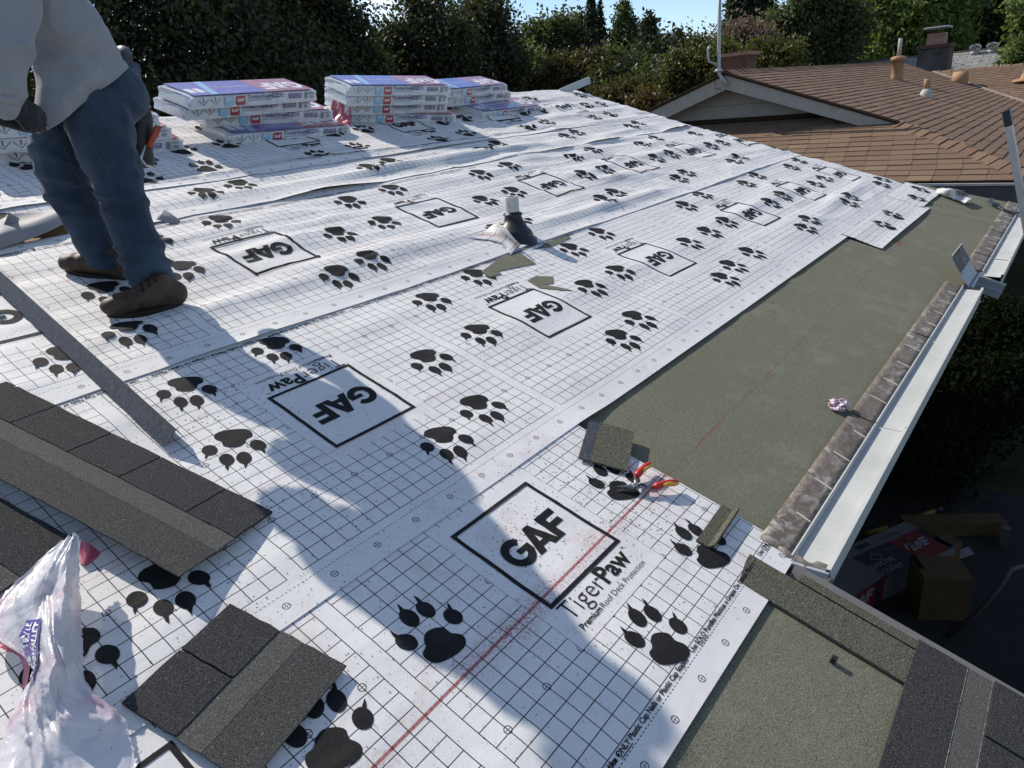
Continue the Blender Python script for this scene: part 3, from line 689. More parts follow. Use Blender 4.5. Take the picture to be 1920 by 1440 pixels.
# boot: from the collar round the pipe to the ring on the slope
rings = []
for t, r, squ in ((0, .055, 1), (.04, .060, 1), (.10, .050, 1), (.30, .060, 1), (.52, .082, 1), (.60, .098, 1), (.68, .092, 1), (.80, .112, 1), (.86, .122, 1), (1, .135, 1)):
    c0 = Vector((px, py, pz + .135)); c1 = Vector(RP(3.30, 2.725, .008)); c = c0.lerp(c1, t)
    nrm = Vector((0, 0, 1)).lerp(Vector((0, -SP, CP)), t).normalized(); a = Vector((1, 0, 0)); b_ = nrm.cross(a)
    rings.append([c + a * r * math.cos(2 * math.pi * k / 28) + b_ * r * math.sin(2 * math.pi * k / 28) for k in range(28)])
V = [p for r in rings for p in r]; F = [(i * 28 + k, i * 28 + (k + 1) % 28, (i + 1) * 28 + (k + 1) % 28, (i + 1) * 28 + k) for i in range(len(rings) - 1) for k in range(28)]
mk('boot', V, F, M_RUB, vp, True)
slab('flange', [(3.15, 2.60), (3.40, 2.55), (3.47, 2.80), (3.16, 2.87)], .012, .017, M_RUB, vp)
# film flap curled up against the boot
fp = catmull(np.array([[pixw(*q) for q in r] for r in (
    ((868, 445, .03), (895, 448, .03), (925, 452, .035), (948, 462, .03), (958, 478, .02)),
    ((893, 440, .03), (915, 440, .04), (938, 442, .055), (958, 450, .055), (970, 465, .035)),
    ((910, 432, .035), (922, 428, .06), (940, 432, .085), (958, 444, .08), (976, 460, .05)),
    ((920, 425, .05), (928, 420, .09), (944, 424, .12), (958, 440, .10), (968, 452, .07)))]), (16, 16))
um = np.stack(np.meshgrid(np.linspace(0, .2, 16), np.linspace(.98, 1.26, 16)), -1).reshape(-1, 2)
fo = tag(mk('membrane_flap', fp.reshape(-1, 3), gridfaces(16, 16), M_MEM, None, True, uvs={'print': um, 'roof': um + np.array((3.2, .0))}), 'loose membrane flap curled up against the vent boot', 'membrane flap'); solid(fo, .002)
def scrap(label, pts, w=.012, dw=.0012):
    P = [pix(x, y, w) for x, y in pts]; n = len(P); q = [float(sh2.W(a, c)) + dw for a, c in P]
    V = [RP(a, c, z_) for (a, c), z_ in zip(P, q)] + [RP(a, c, z_ + .0025) for (a, c), z_ in zip(P, q)]
    b = MB(); b.add(V, [tuple(range(n))[::-1], tuple(range(n, 2 * n))] + [(i, (i + 1) % n, n + (i + 1) % n, n + i) for i in range(n)])
    return tag(b.build('felt_scrap', M_OLIVE), label, 'felt scrap')
scrap('olive felt scrap tucked under the membrane edge below the vent boot', [(902, 507.5), (918.7, 517.5), (941, 512), (935, 506), (1005, 492), (995, 485), (972, 471), (940, 480)], .022)
scrap('olive felt strip sticking out right of the vent boot', [(1018, 464), (1030, 462), (1071, 444), (1066, 440), (1020, 456)], .022)
scrap('small torn olive felt scrap on the membrane below the vent pipe', [(990, 524), (1005, 516), (1037, 516), (1038, 530), (1020, 531), (1055, 540), (1073, 546), (1050, 544), (1012, 538)], .022)

# ================================================================== tin snips
M_RED = plain('red_grip', (.42, .022, .016), .42, .45, .1, 20); M_YEL = plain('yellow_grip', (.66, .36, .03), .45, .4, .1, 20); M_STEEL = plain('snip_steel', (.22, .22, .225), .38, .5, .2, 30, 1)
sn = thing('tin_snips', 'red and yellow handled tin snips open beside the shingle square', 'snips', RP(1.87, 1.09, 0))
Wp = lambda x, y, w: Vector(pixw(x, y, w))
def grip(a, b_, nm):
    path = [a.lerp(b_, t) + Vector((0, 0, .006 * math.sin(t * math.pi))) for t in np.linspace(0, 1, 7)]
    MB().tube(path, [.0105, .013, .012, .0115, .012, .0125, .009], 10).build(nm, M_RED, sn, True)
    off = (b_ - a).cross(Vector((0, -SP, CP))).normalized() * .008
    MB().tube([p + off + Vector((0, 0, .004)) for p in path[2:]], [.006, .0065, .0065, .006, .004], 8).build('grip_inlay', M_YEL, sn, True)
pv = Wp(1193, 912, .028)
h1a, h1b = Wp(1192, 894, .03), Wp(1219, 870, .035); h2a, h2b = Wp(1226, 914, .03), Wp(1270, 905, .035)
grip(h1a, h1b, 'handle'); grip(h2a, h2b, 'handle')
MB().tube([h1a, pv], .008, 8, sq=.6).build('handle_shank', M_STEEL, sn, True); MB().tube([h2a, pv + Vector((0, -.004, 0))], .0075, 8, sq=.6).build('handle_shank', M_STEEL, sn, True)
for (x, y), z_ in (((1155, 912), .02), ((1157, 920), .012)):
    tip = Wp(x, y, z_); MB().tube([pv, pv.lerp(tip, .45), tip], [.013, .009, .0012], 8, sq=.35).build('blade', M_STEEL, sn)
MB().tube([pv - Vector((0, 0, .012)), pv + Vector((0, 0, .012))], .008, 12).build('pivot_bolt', plain('dull_bolt', (.32, .32, .33), .35, .5, .1, 20, 1), sn)
MB().tube([pv, Wp(1205, 908, .034), Wp(1213, 914, .032)], .005, 6).build('latch', M_BLACK, sn)

# loose granules knocked off the shingles
P = []; 
for k in range(1500):
    if k % 3 == 0: u_, v_ = rng.normal(.75, .35), rng.normal(1.25, .35)
    elif k % 3 == 1: u_, v_ = rng.normal(1.45, .4), rng.normal(1.15, .3)
    else: u_, v_ = rng.normal(1.1, .7), rng.normal(1.9, .6)
    if not (.62 < v_ < 2.6 and -.2 < u_ < (1.98 if v_ < 1.44 else 4)): continue
    w_ = float((sh1 if v_ < 1.425 else sh2).W(u_, v_)) + .001; r = .0010 + .0016 * rng.random() ** 2
    P.append((u_, v_, w_, r))
b = MB()
for u_, v_, w_, r in P:
    a = rng.random() * 6; b.add([RP(u_ + r * math.cos(a + q), v_ + r * math.sin(a + q), w_) for q in (0, 2.1, 4.2)] + [RP(u_, v_, w_ + r)], [(0, 1, 3), (1, 2, 3), (2, 0, 3)])
tag(b.build('loose_granules', M_BLACK), 'scattered dark mineral granules on the near membrane', 'granules', kind='stuff')
# ================================================================== shingle bundles
def film(name, col, rough=.28):
    m, nt, b = newmat(name, rough, .5, col); n = noise_node(nt, 18, 4, .6)
    setcol(nt, b, ramp(nt, n, [(.3, tuple(c * .9 for c in col)), (.7, tuple(min(1, c * 1.08) for c in col))]))
    h = noise_node(nt, 16, 4, .6, 'Object', None, 1.2); bump(nt, b, h, .55, .012)
    b.inputs['Coat Weight'].default_value = .8; b.inputs['Coat Roughness'].default_value = .16; return m
M_WRAP = film('white_wrap', (.62, .63, .66)); M_PUR = film('purple_print', (.095, .060, .40)); M_REDP = film('red_print', (.42, .075, .085)); M_LBLU = film('light_blue_print', (.26, .50, .68))
M_GRED = film('logo_red', (.36, .018, .028)); M_WTXT = plain('white_print', (.74, .74, .76), .4, .4, .04, 30); M_VTXT = plain('violet_print', (.075, .055, .20), .45, .4, .05, 30); M_GTXT = plain('grey_print', (.10, .10, .13), .45, .4, .1, 200)
BL, BD, BT = 1.03, .35, .080
def flat(V2, plane_, off):
    """2-D outline placed on the front (x, z) or top (x, y) face of a bundle"""
    if plane_ == 'front': return np.stack([V2[:, 0], np.full(len(V2), -off), V2[:, 1]], 1)
    return np.stack([V2[:, 0], V2[:, 1], np.full(len(V2), BT + off)], 1)
def rect(x0, y0, x1, y1, nx=1):
    xs = np.linspace(x0, x1, nx + 1); V = np.array([(x, y) for y in (y0, y1) for x in xs]); k = nx + 1
    return V, [(i, i + 1, k + i + 1, k + i) for i in range(nx)]
def bundle_proto():
    root = thing('shingle_bundle', 'x', 'shingle bundle')
    nx, ny, nz = 22, 8, 5; bm = bmesh.new()
    def sag(x, y, z):   # soft, slightly lumpy pack: rounded edges, dented wrap
        ex = min(x, BL - x); ey = min(y, BD - y); r = .012
        dz = -.006 * max(0, 1 - ex / .05) - .005 * max(0, 1 - ey / .04); q = z / BT
        return (x + .004 * math.sin(z * 90 + y * 14) * (ex < .01), y + .0035 * math.sin(x * 21 + z * 60) * (ey < .01), z + dz * q + .0025 * math.sin(x * 9 + 1) * math.sin(y * 15) * q)
    V = []; F = []; idx = {}
    def vid(i, j, k):
        if (i, j, k) not in idx: idx[(i, j, k)] = len(V); V.append(sag(BL * i / nx, BD * j / ny, BT * k / nz))
        return idx[(i, j, k)]
    for i in range(nx):
        for j in range(ny): F.append((vid(i, j, nz), vid(i + 1, j, nz), vid(i + 1, j + 1, nz), vid(i, j + 1, nz))); F.append((vid(i, j + 1, 0), vid(i + 1, j + 1, 0), vid(i + 1, j, 0), vid(i, j, 0)))
        for k in range(nz): F.append((vid(i, 0, k), vid(i + 1, 0, k), vid(i + 1, 0, k + 1), vid(i, 0, k + 1))); F.append((vid(i, ny, k + 1), vid(i + 1, ny, k + 1), vid(i + 1, ny, k), vid(i, ny, k)))
    for j in range(ny):
        for k in range(nz): F.append((vid(0, j, k + 1), vid(0, j + 1, k + 1), vid(0, j + 1, k), vid(0, j, k))); F.append((vid(nx, j, k), vid(nx, j + 1, k), vid(nx, j + 1, k + 1), vid(nx, j, k + 1)))
    mk('wrap', V, F, M_WRAP, root, False, True)
    def dec(name, VF, pl, mat, off=.006, parent=None): return mk(name, flat(VF[0], pl, off), VF[1], mat, parent or root, False, True)
    T = .0045
    dec('top_print', rect(.03, .012, .60, BD - .012, 8), 'top', M_PUR, T); dec('top_print', rect(.602, .012, BL - .02, BD - .012, 6), 'top', M_REDP, T)
    q = np.array([(.16, .012), (.215, .012), (.30, BD - .012), (.245, BD - .012)]); dec('top_stripe', (q, [(0, 1, 2, 3)]), 'top', M_LBLU, T + .001)
    v = fitw(GAFV, .64, .99, .06, .23); v[:, 0] = 1.63 - v[:, 0]; v[:, 1] = .29 - v[:, 1]; dec('top_lettering', (v, [f[::-1] for f in GAFF]), 'top', M_WTXT, T + .001)
    for x in (.05, .115): dec('top_badge', rect(x, .07, x + .05, .17), 'top', M_WTXT, T + .001)
    a, fa = text_mesh('Timberline', -.01)
    dec('top_lettering', (fitw(a, .30, .56, .16), fa), 'top', M_WTXT, T + .001)
    # front face
    f1 = dec('blue_square', rect(.245, .012, .305, BT - .010), 'front', M_LBLU); a, fa = text_mesh('SF', .0); dec('square_lettering', (fitw(a, .256, .294, .045, .070), fa), 'front', M_WTXT, .0068, f1)
    f2 = dec('logo_square', rect(.332, .012, .402, BT - .010), 'front', M_GRED); dec('square_lettering', (fitw(GAFV, .340, .394, .034, .055), GAFF), 'front', M_WTXT, .0068, f2)
    a, fa = text_mesh('Timberline', .004); p, fp_ = text_mesh('HDZ', .03); r, fr = text_mesh('RS', -.005)
    p2 = p.copy(); p2[:, 0] += a[:, 0].max() + .08; r2 = r.copy(); r2[:, 0] += p2[:, 0].max() + .15; tv, tf = cat2([(a, fa), (p2, fp_), (r2, fr)])
    dec('front_lettering', (fitw(tv, .42, .73, .046), tf), 'front', M_VTXT)
    dec('front_rule', rect(.425, .034, .62, .0365), 'front', M_VTXT)
    b1 = dec('violet_box', rect(.775, .034, .885, .064), 'front', M_VTXT)
    a, fa = text_mesh('SI NO NAIL FREE PALLET'[:11], .0); dec('square_lettering', (fitw(a, .781, .879, .051), fa), 'front', M_WTXT, .0068, b1); a, fa = text_mesh('NAIL PALLET', .0); dec('square_lettering', (fitw(a, .781, .879, .038), fa), 'front', M_WTXT, .0068, b1)
    bars = cat2([rect(.915 + .004 * k, .022, .915 + .004 * k + (.0015 if k % 3 else .003), .070) for k in range(7)]); dec('barcode', bars, 'front', M_GTXT)
    a, fa = text_mesh('04', .0); dec('front_lettering', (fitw(a, .962, .992, .026), fa), 'front', M_GTXT); dec('front_rule', rect(.950, .055, 1.005, .059), 'front', M_GTXT); dec('front_rule', rect(.950, .064, .995, .067), 'front', M_GTXT)
    ar = cat2([strip2([(.045, .060), (.085, .024), (.125, .060)], .004), strip2([(.135, .060), (.175, .024), (.215, .060)], .004), strip2([(.085, .040), (.085, .070)], .006), strip2([(.175, .040), (.175, .070)], .006)])
    dec('arrow_marks', ar, 'front', M_GTXT)
    # shiny overlap of the wrap on both ends
    mk('end_fold', [(-.004, .02, .01), (-.004, BD - .03, .015), (-.005, BD * .5, BT * .8), (-.004, .03, BT - .01)], [(0, 1, 2), (0, 2, 3)], M_WRAP, root, False, True)
    return root
proto = bundle_proto(); first = True
def place_bundle(u, v, w, rz, label, sx=1.0, flip=False):
    global first
    o = proto if first else copy_tree(proto); first = False
    m = roofmat(u, v, w + .012, RAD(rz)) @ Matrix.Rotation(RAD(random.uniform(-.5, .5)), 4, 'X') @ Matrix.Rotation(RAD(random.uniform(-.35, .35)), 4, 'Y'); o.matrix_basis = m; o['label'] = label; o['group'] = 'shingle bundles on the roof'; return o
NM = ('bottom', 'second', 'third', 'top')
def stack(where, L, n):
    for k, (u, v, rz) in enumerate(L):
        pos = 'topmost' if k == n - 1 else NM[k] if k == 0 else NM[k] + ' from the bottom'
        place_bundle(u, v, k * .0825, rz, f'white wrapped shingle bundle, {pos}, in {where}')
stack('the stack just right of the worker', [(2.83, 4.87, -1.6), (2.77, 5.05, -4.0), (2.57, 4.95, 2.5), (2.58, 4.89, 3.0)], 4)
stack('the tallest middle stack', [(4.08, 5.11, -16.5), (4.02, 5.06, -8.5), (3.98, 5.01, -7.8), (3.96, 4.99, -8.5)], 4)
stack('the right-hand stack by the ridge', [(5.46, 4.83, 2.8), (5.22, 5.05, 4.0), (5.14, 5.03, 5.0)], 3)
stack('the stack behind the worker', [(1.47, 4.95, -4.2), (1.40, 4.90, -1.0), (1.33, 4.89, 0.0)], 3)
# red film bag wedged in the tallest stack
M_PINK = film('pink_film', (.44, .09, .14))
bag = catmull(np.array([[RP(4.05 - .02 * math.sin(j * 2.1 + i), 5.02 + .05 * j, .30 - .075 * i + .012 * math.sin(j * 3 + i * 1.7)) if i < 4 else RP(4.02 - .05 * (i - 3), 4.99 + .05 * j, .01 + .012 * ((i + j) % 2)) for j in range(6)] for i in range(5)]), (14, 18))
bag = bag + rng.normal(0, .0035, bag.shape)
tag(mk('torn_wrap', bag.reshape(-1, 3) + np.array((-.03, -.012, 0)), gridfaces(14, 18), M_PINK, None, True), 'torn pink wrapping film hanging from the left end of the tallest stack', 'plastic film')

# ================================================================== torn plastic wrap in the lower left
def plastic_material():
    m, nt, b = newmat('torn_plastic', .22, .5, (.66, .67, .72))
    n = noise_node(nt, 5, 4, .6, 'Object', None, 1.0); c = ramp(nt, n, [(.45, (.70, .71, .75)), (.58, (.70, .66, .71)), (.74, (.60, .38, .48))])
    g = gray(nt, noise_node(nt, 90, 3, .7), .66, .70) * gray(nt, noise_node(nt, 6, 2, .5), .5, .65); c = mix(nt, g * .8, c, (.05, .05, .06)); setcol(nt, b, c)
    tr = nt.nodes.new('ShaderNodeBsdfTranslucent'); nt.links.new(c, tr.inputs[0]); ms = nt.nodes.new('ShaderNodeMixShader'); ms.inputs[0].default_value = .20
    o = nt.nodes['Material Output']; nt.links.new(b.outputs[0], ms.inputs[1]); nt.links.new(tr.outputs[0], ms.inputs[2]); nt.links.new(ms.outputs[0], o.inputs[0])
    bump(nt, b, noise_node(nt, 14, 4, .6, 'Object', None, 2.0), .35, .01)
    tp = nt.nodes.new('ShaderNodeBsdfTransparent'); m2 = nt.nodes.new('ShaderNodeMixShader'); m2.inputs[0].default_value = .10; nt.links.new(ms.outputs[0], m2.inputs[1]); nt.links.new(tp.outputs[0], m2.inputs[2]); nt.links.new(m2.outputs[0], o.inputs[0]); return m
M_PLAS = plastic_material()
ctrl = [[(118, 1018, .10), (130, 1010, .12), (140, 1006, .13), (147, 1009, .12), (152, 1020, .08)],
        [(62, 1070, .05), (92, 1066, .12), (114, 1062, .14), (130, 1066, .15), (151, 1075, .05)],
        [(0, 1128, .04), (56, 1126, .11), (92, 1122, .09), (122, 1128, .16), (153, 1140, .04)],
        [(-30, 1185, .05), (52, 1190, .08), (88, 1186, .14), (112, 1195, .12), (156, 1205, .05)],
        [(58, 1250, .05), (72, 1252, .08), (96, 1246, .15), (124, 1250, .12), (158, 1262, .05)],
        [(44, 1300, .03), (62, 1304, .06), (92, 1300, .12), (128, 1306, .09), (176, 1300, .05)],
        [(20, 1350, .02), (56, 1355, .06), (98, 1352, .07), (146, 1350, .10), (232, 1345, .02)],
        [(6, 1400, .02), (52, 1402, .05), (104, 1404, .07), (160, 1398, .05), (246, 1386, .015)],
        [(-4, 1462, .02), (52, 1466, .05), (112, 1466, .04), (186, 1460, .05), (262, 1440, .01)]]
cg = np.array([[pixw(q[0], q[1], .010 + q[2] * .8) for q in r] for r in ctrl]); NA, NB = 90, 60
pl = catmull(cg, (NA, NB)); ii, jj = np.meshgrid(np.arange(NA), np.arange(NB), indexing='ij')
pl[..., 2] += .010 * (fbm(ii * .10, jj * .16, 2) - .5) ; rd = 1 - np.abs(2 * vnoise(ii * .04 + jj * .05, jj * .14 - ii * .035) - 1); pl[..., 2] += .014 * rd ** 2.5 + .0 * (1 - np.abs(2 * vnoise(ii * .3 + 3, jj * .33) - 1)) ** 2; pl[..., 0] += .006 * (fbm(ii * .5 + 9, jj * .5, 2) - .5)
F = gridfaces(NA, NB); keep = rng.random(len(F)) > -1
edge = (F.max(1) % NB == NB - 1) & (rng.random(len(F)) < .35); F = F[~edge]
pw = tag(mk('plastic_wrap', pl.reshape(-1, 3), F, M_PLAS, None, True), 'torn white and pink plastic wrap bunched up in the lower left corner', 'plastic wrap')
def on_patch(P, s, t, off=.003):
    a, b_ = P.shape[:2]; x = np.clip(s, 0, 1) * (a - 1); y = np.clip(t, 0, 1) * (b_ - 1); i = np.minimum(x.astype(int), a - 2); j = np.minimum(y.astype(int), b_ - 2); f = (x - i)[:, None]; g = (y - j)[:, None]
    p = P[i, j] * (1 - f) * (1 - g) + P[i + 1, j] * f * (1 - g) + P[i, j + 1] * (1 - f) * g + P[i + 1, j + 1] * f * g
    n = np.cross(P[i + 1, j] - P[i, j], P[i, j + 1] - P[i, j]); n /= np.linalg.norm(n, axis=1)[:, None] + 1e-9; n *= np.sign(n[:, 2:3] + 1e-9); return p + n * off
M_PURD = film('dark_violet_print', (.08, .05, .28))
def patch_dec(V, F, mat, s0, t0, s1, t1, wd, name, parent, off):
    """V in 0..1 x 0..1; drawn along the patch from (s0,t0) to (s1,t1), wd wide across"""
    s = s0 + (s1 - s0) * V[:, 0]; t = t0 + (t1 - t0) * V[:, 0] + wd * V[:, 1]; mk(name, on_patch(pl, s, t, off), F, mat, parent)
rv = np.array([(x, y) for y in (0, .5, 1) for x in np.linspace(0, 1, 17)]); patch_dec(rv, gridfaces(3, 17), M_PURD, .57, .25, .33, .45, -.19, 'print_band', pw, .004)
for k, tx in enumerate(('DO NOT TRIPLE', 'STACK PALLET')):
    a, fa = text_mesh(tx, .03); v = fitw(a, .04, .96, 0, 1); v[:, 1] = .12 + .47 * (1 - k) + .34 * v[:, 1]
    patch_dec(v, fa, M_WTXT, .57, .25, .33, .45, -.19, 'print_lettering', pw, .0055)
# inner face of the wrap: red and violet print showing under the fold
ct2 = [[(-10, 1180, .012), (40, 1186, .03), (64, 1192, .035)], [(-10, 1230, .008), (40, 1232, .010), (58, 1236, .03)], [(-10, 1300, .006), (32, 1290, .008), (50, 1290, .02)]]
p2 = catmull(np.array([[pixw(*q) for q in r] for r in ct2]), (10, 10)); mk('inner_film', p2.reshape(-1, 3), gridfaces(10, 10), M_PINK, pw, True)
p3 = catmull(np.array([[pixw(*q) for q in r] for r in (((148, 1012, .05), (166, 1018, .04), (188, 1036, .012)), ((150, 1030, .02), (163, 1038, .03), (182, 1046, .008)), ((150, 1058, .008), (158, 1058, .02), (166, 1060, .006)))]), (8, 8))
mk('inner_film', p3.reshape(-1, 3), gridfaces(8, 8), M_PINK, pw, True)

# ================================================================== small litter and edges
def crumple(name, label, cat, c, r, mat, n=14, flatn=.55, seed=1):
    rg = np.random.default_rng(seed); V = []; 
    for i in range(n):
        for j in range(n):
            th = math.pi * i / (n - 1); ph = 2 * math.pi * j / n; k = r * (.55 + .75 * rg.random()); V.append((c[0] + k * math.sin(th) * math.cos(ph), c[1] + k * math.sin(th) * math.sin(ph), c[2] + flatn * k * math.cos(th) + r * .4))
    F = [(i * n + j, i * n + (j + 1) % n, (i + 1) * n + (j + 1) % n, (i + 1) * n + j) for i in range(n - 1) for j in range(n)]
    return tag(mk(name, V, F, mat), label, cat)
def litter_material():
    m, nt, b = newmat('printed_foil', .3, .5); n = noise_node(nt, 60, 2, .5)
    setcol(nt, b, ramp(nt, n, [(.40, (.62, .62, .66)), (.47, (.35, .03, .07)), (.56, (.62, .60, .64)), (.66, (.10, .09, .25))])); return m
crumple('candy_wrapper', 'crumpled red and white wrapper lying on the olive felt by the gutter', 'wrapper', RP(3.07, .735, -.004), .042, litter_material(), 11, .5, 3)
crumple('paper_scrap', 'tiny white paper scrap on the olive felt at the far end', 'paper', RP(*pix(1876, 413), -.008), .014, M_WTXT, 6, .3, 5)
# crumpled end of the far membrane offcut
zp = lambda pts: [(1600 + a / 6, 300 + b / 6) for a, b in pts]
g = catmull(np.array([[pixw(x, y, w_) for (x, y), w_ in zip(zp(r), ws)] for r, ws in ((((920, 372), (1030, 400), (1140, 440), (1250, 484)), (.0, .012, .01, .03)), (((935, 345), (1060, 372), (1180, 405), (1290, 458)), (.02, .05, .03, .04)), (((945, 325), (1085, 332), (1200, 362), (1330, 432)), (.03, .09, .05, .045)), (((960, 318), (1100, 318), (1240, 350), (1335, 428)), (.03, .07, .09, .03)))]), (14, 20))
g[..., 2] += .02 * (fbm(np.arange(14)[:, None] * .5 + 0 * np.arange(20), np.arange(20)[None] * .5 + 0 * np.arange(14)[:, None], 2) - .5)
um = np.stack(np.meshgrid(np.linspace(0, .5, 20), np.linspace(.9, 1.2, 14)), -1).reshape(-1, 2)
tag(mk('membrane_end', g.reshape(-1, 3), gridfaces(14, 20), M_MEM, None, True, uvs={'print': um, 'roof': um + np.array((8, 0))}), 'crumpled torn membrane end lying on the felt at the far corner', 'membrane flap')
tag(MB().tube([pixw(x, y, .012) for x, y in zp([(1552, 432), (1545, 480), (1575, 505), (1640, 525), (1700, 560), (1790, 592), (1900, 588)])], [.022, .024, .018, .022, .02, .024, .02], 7, sq=.4).build('rubber_strip', M_RUB), 'curved black rubber strip on the felt beside the far gutter', 'rubber strip')
# turned back sheet at the left over bare wood
gl = catmull(np.array([[pixw(*q) for q in r] for r in (
    ((-60, 490, .02), (0, 468, .02), (45, 452, .03), (95, 432, .05), (140, 408, .05)), ((-60, 455, .05), (0, 440, .07), (40, 425, .07), (85, 408, .08), (132, 392, .07)),
    ((-60, 430, .04), (0, 418, .06), (30, 412, .05), (80, 404, .05), (130, 385, .04)), ((-60, 420, .01), (0, 412, .02), (22, 400, .06), (84, 396, .02), (140, 378, .02)))]), (14, 24))
tag(solid(mk('folded_membrane', gl.reshape(-1, 3), gridfaces(14, 24), M_UNDER, None, True), .002), 'grey underside of a folded back membrane over bare wood at the left', 'membrane flap')
gt = catmull(np.array([[pixw(*q) for q in r] for r in (((0, 436, .04), (8, 420, .07), (17, 398, .12)), ((20, 428, .05), (24, 415, .06), (28, 405, .07)), ((42, 420, .05), (42, 414, .05), (42, 412, .04)))]), (8, 8))
tag(solid(mk('membrane_corner', gt.reshape(-1, 3), gridfaces(8, 8), M_UNDER, None, True), .002), 'pointed grey membrane corner sticking up at the left edge', 'membrane flap')
gk = catmull(np.array([[pixw(*q) for q in r] for r in (((292, 412, .02), (300, 400, .05), (306, 392, .05)), ((312, 418, .02), (318, 408, .04), (320, 400, .045)), ((336, 421, .012), (338, 418, .015), (338, 414, .02)))]), (8, 8))
tag(solid(mk('membrane_corner', gk.reshape(-1, 3), gridfaces(8, 8), M_UNDER, None, True), .002), 'small dark turned-up membrane corner just right of the worker legs', 'membrane flap')
# grey trim board sticking out past the ridge
a = Vector(RP(7.75, 5.50, .02)); b_ = atdist(1106, 150, math.hypot(a.x, a.y) * 1.02)
o = MB(); d = (b_ - a).normalized(); s_ = d.cross(Vector((.6, .75, .1)).normalized()).normalized(); nrm = d.cross(s_).normalized()
V = [p + s_ * i * .042 + nrm * j * .006 for p in (a, b_) for i in (-1, 1) for j in (-1, 1)]
o.add(V, [(0, 1, 3, 2), (4, 6, 7, 5), (0, 4, 5, 1), (2, 3, 7, 6), (0, 2, 6, 4), (1, 5, 7, 3)]); tag(o.build('metal_trim', plain('pale_metal', (.42, .44, .46), .4, .5, .08, 6)), 'pale metal trim strip sticking out past the end of the ridge', 'metal trim')
# ladder against the eave
ld = thing('ladder', 'aluminium ladder with black end caps leaning at the right edge', 'ladder', (4.55, .1, 0))
M_ALU = plain('aluminium', (.40, .41, .42), .38, .5, .12, 12, .6)
t0 = Vector((4.58, .375, ZC - .235)); dr = (Vector((4.575, -.72, 0)) - t0).normalized()
for k in (0, 1):
    p0 = t0 + Vector((.24 * k, -.33 * k, 0)); m = Matrix.Translation(p0) @ dr.to_track_quat('Z', 'X').to_matrix().to_4x4()
    MB().box((0, 0, 2.0), (.030, .075, 3.86), m).build('rail', M_ALU, ld); bevel(MB().box((0, 0, .035), (.036, .082, .085), m).build('end_cap', M_RUB, ld), .008, 3)
    MB().box((-.0155, .0, .155), (.002, .022, .022), m).build('rivet', M_RUB, ld)
for q in range(1, 12):
    c = t0 + dr * (.12 + .3 * q); MB().tube([c, c + Vector((.24, -.33, 0))], .016, 8).build('rung', M_ALU, ld)
# ================================================================== ground
def ground_material():
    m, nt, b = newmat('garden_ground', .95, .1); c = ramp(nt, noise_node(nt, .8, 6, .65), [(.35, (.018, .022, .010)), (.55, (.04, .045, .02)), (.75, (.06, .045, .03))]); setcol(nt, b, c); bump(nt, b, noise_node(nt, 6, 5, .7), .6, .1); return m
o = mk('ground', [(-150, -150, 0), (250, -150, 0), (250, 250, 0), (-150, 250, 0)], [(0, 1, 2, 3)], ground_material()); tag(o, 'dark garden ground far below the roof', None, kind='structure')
m_, nt_, b__ = newmat('shade_toned_concrete', .85, .3); setcol(nt_, b__, ramp(nt_, noise_node(nt_, 2.5, 6, .65), [(.35, (.006, .006, .006)), (.7, (.017, .0168, .0165))])); bump(nt_, b__, noise_node(nt_, 30, 4, .6), .3, .02)  # dry concrete, its colour darkened to carry the deep shade below the eave
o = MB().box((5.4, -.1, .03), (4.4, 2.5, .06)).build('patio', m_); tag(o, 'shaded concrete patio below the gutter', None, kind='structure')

# ================================================================== neighbouring house
def brown_shingle(name, island):
    m, nt, b = newmat(name, .92, .12)
    if island: g = nt.nodes.new('ShaderNodeNewGeometry'); r = X(nt, g.outputs['Random Per Island'])
    else: g = nt.nodes.new('ShaderNodeObjectInfo'); r = X(nt, g.outputs['Random'])
    c = ramp(nt, r, [(0, (.175, .116, .083)), (.3, (.195, .131, .093)), (.6, (.215, .147, .104)), (.85, (.188, .129, .094)), (1, (.25, .178, .118))])
    n = noise_node(nt, 160, 2, .7, 'Object'); c = mix(nt, gray(nt, n, .35, .65) * .45, c, (.10, .065, .045)); setcol(nt, b, c)
    n2 = noise_node(nt, .9, 5, .65, 'Object'); bump(nt, b, n, .4, .005); return m
M_BSH = brown_shingle('brown_shingle', False); M_BSHI = brown_shingle('brown_shingle_rows', True); M_BFELT = plain('dark_shingle_gap', (.035, .022, .016), .95, .1, .2, 10)
M_TRIM = plain('beige_trim', (.36, .335, .295), .7, .3, .1, 9); M_SIDE = plain('beige_siding', (.31, .285, .25), .75, .25, .06, 4); M_NFAS = plain('dark_grey_gutter', (.085, .080, .078), .5, .4, .15, 5); M_NLIP = plain('pale_gutter_lip', (.50, .46, .44), .5, .4, .1, 10)
nb = thing('neighbour_house', 'neighbouring house with brown shingle roof and a beige gable', 'house', (17, 4, 0))
EX, EZ, EY = 11.15, 2.6, .40; KS, KM = .4167, .344; YR = 5.15; ZR = EZ + KM * (YR - EY); XG, XW = 12.7, 13.05; XV0, YV0 = 22.9, 1.53; ZV0 = EZ + KM * (YV0 - EY); KW = .30; ZW = 3.87; XWR = XV0 + (ZW - ZV0) / KW; YVW = EY + (ZW - EZ) / KM
skz = lambda x: EZ + KS * (x - EX)
mnz = lambda y: EZ + KM * (y - EY)
hipy = lambda x: EY + (x - EX) * (2.42 - EY) / (12.75 - EX)
hipx = lambda y: EX + (y - EY) / ((2.42 - EY) / (12.75 - EX))
valx = lambda y: XV0 + (mnz(y) - ZV0) / KW
D = .03
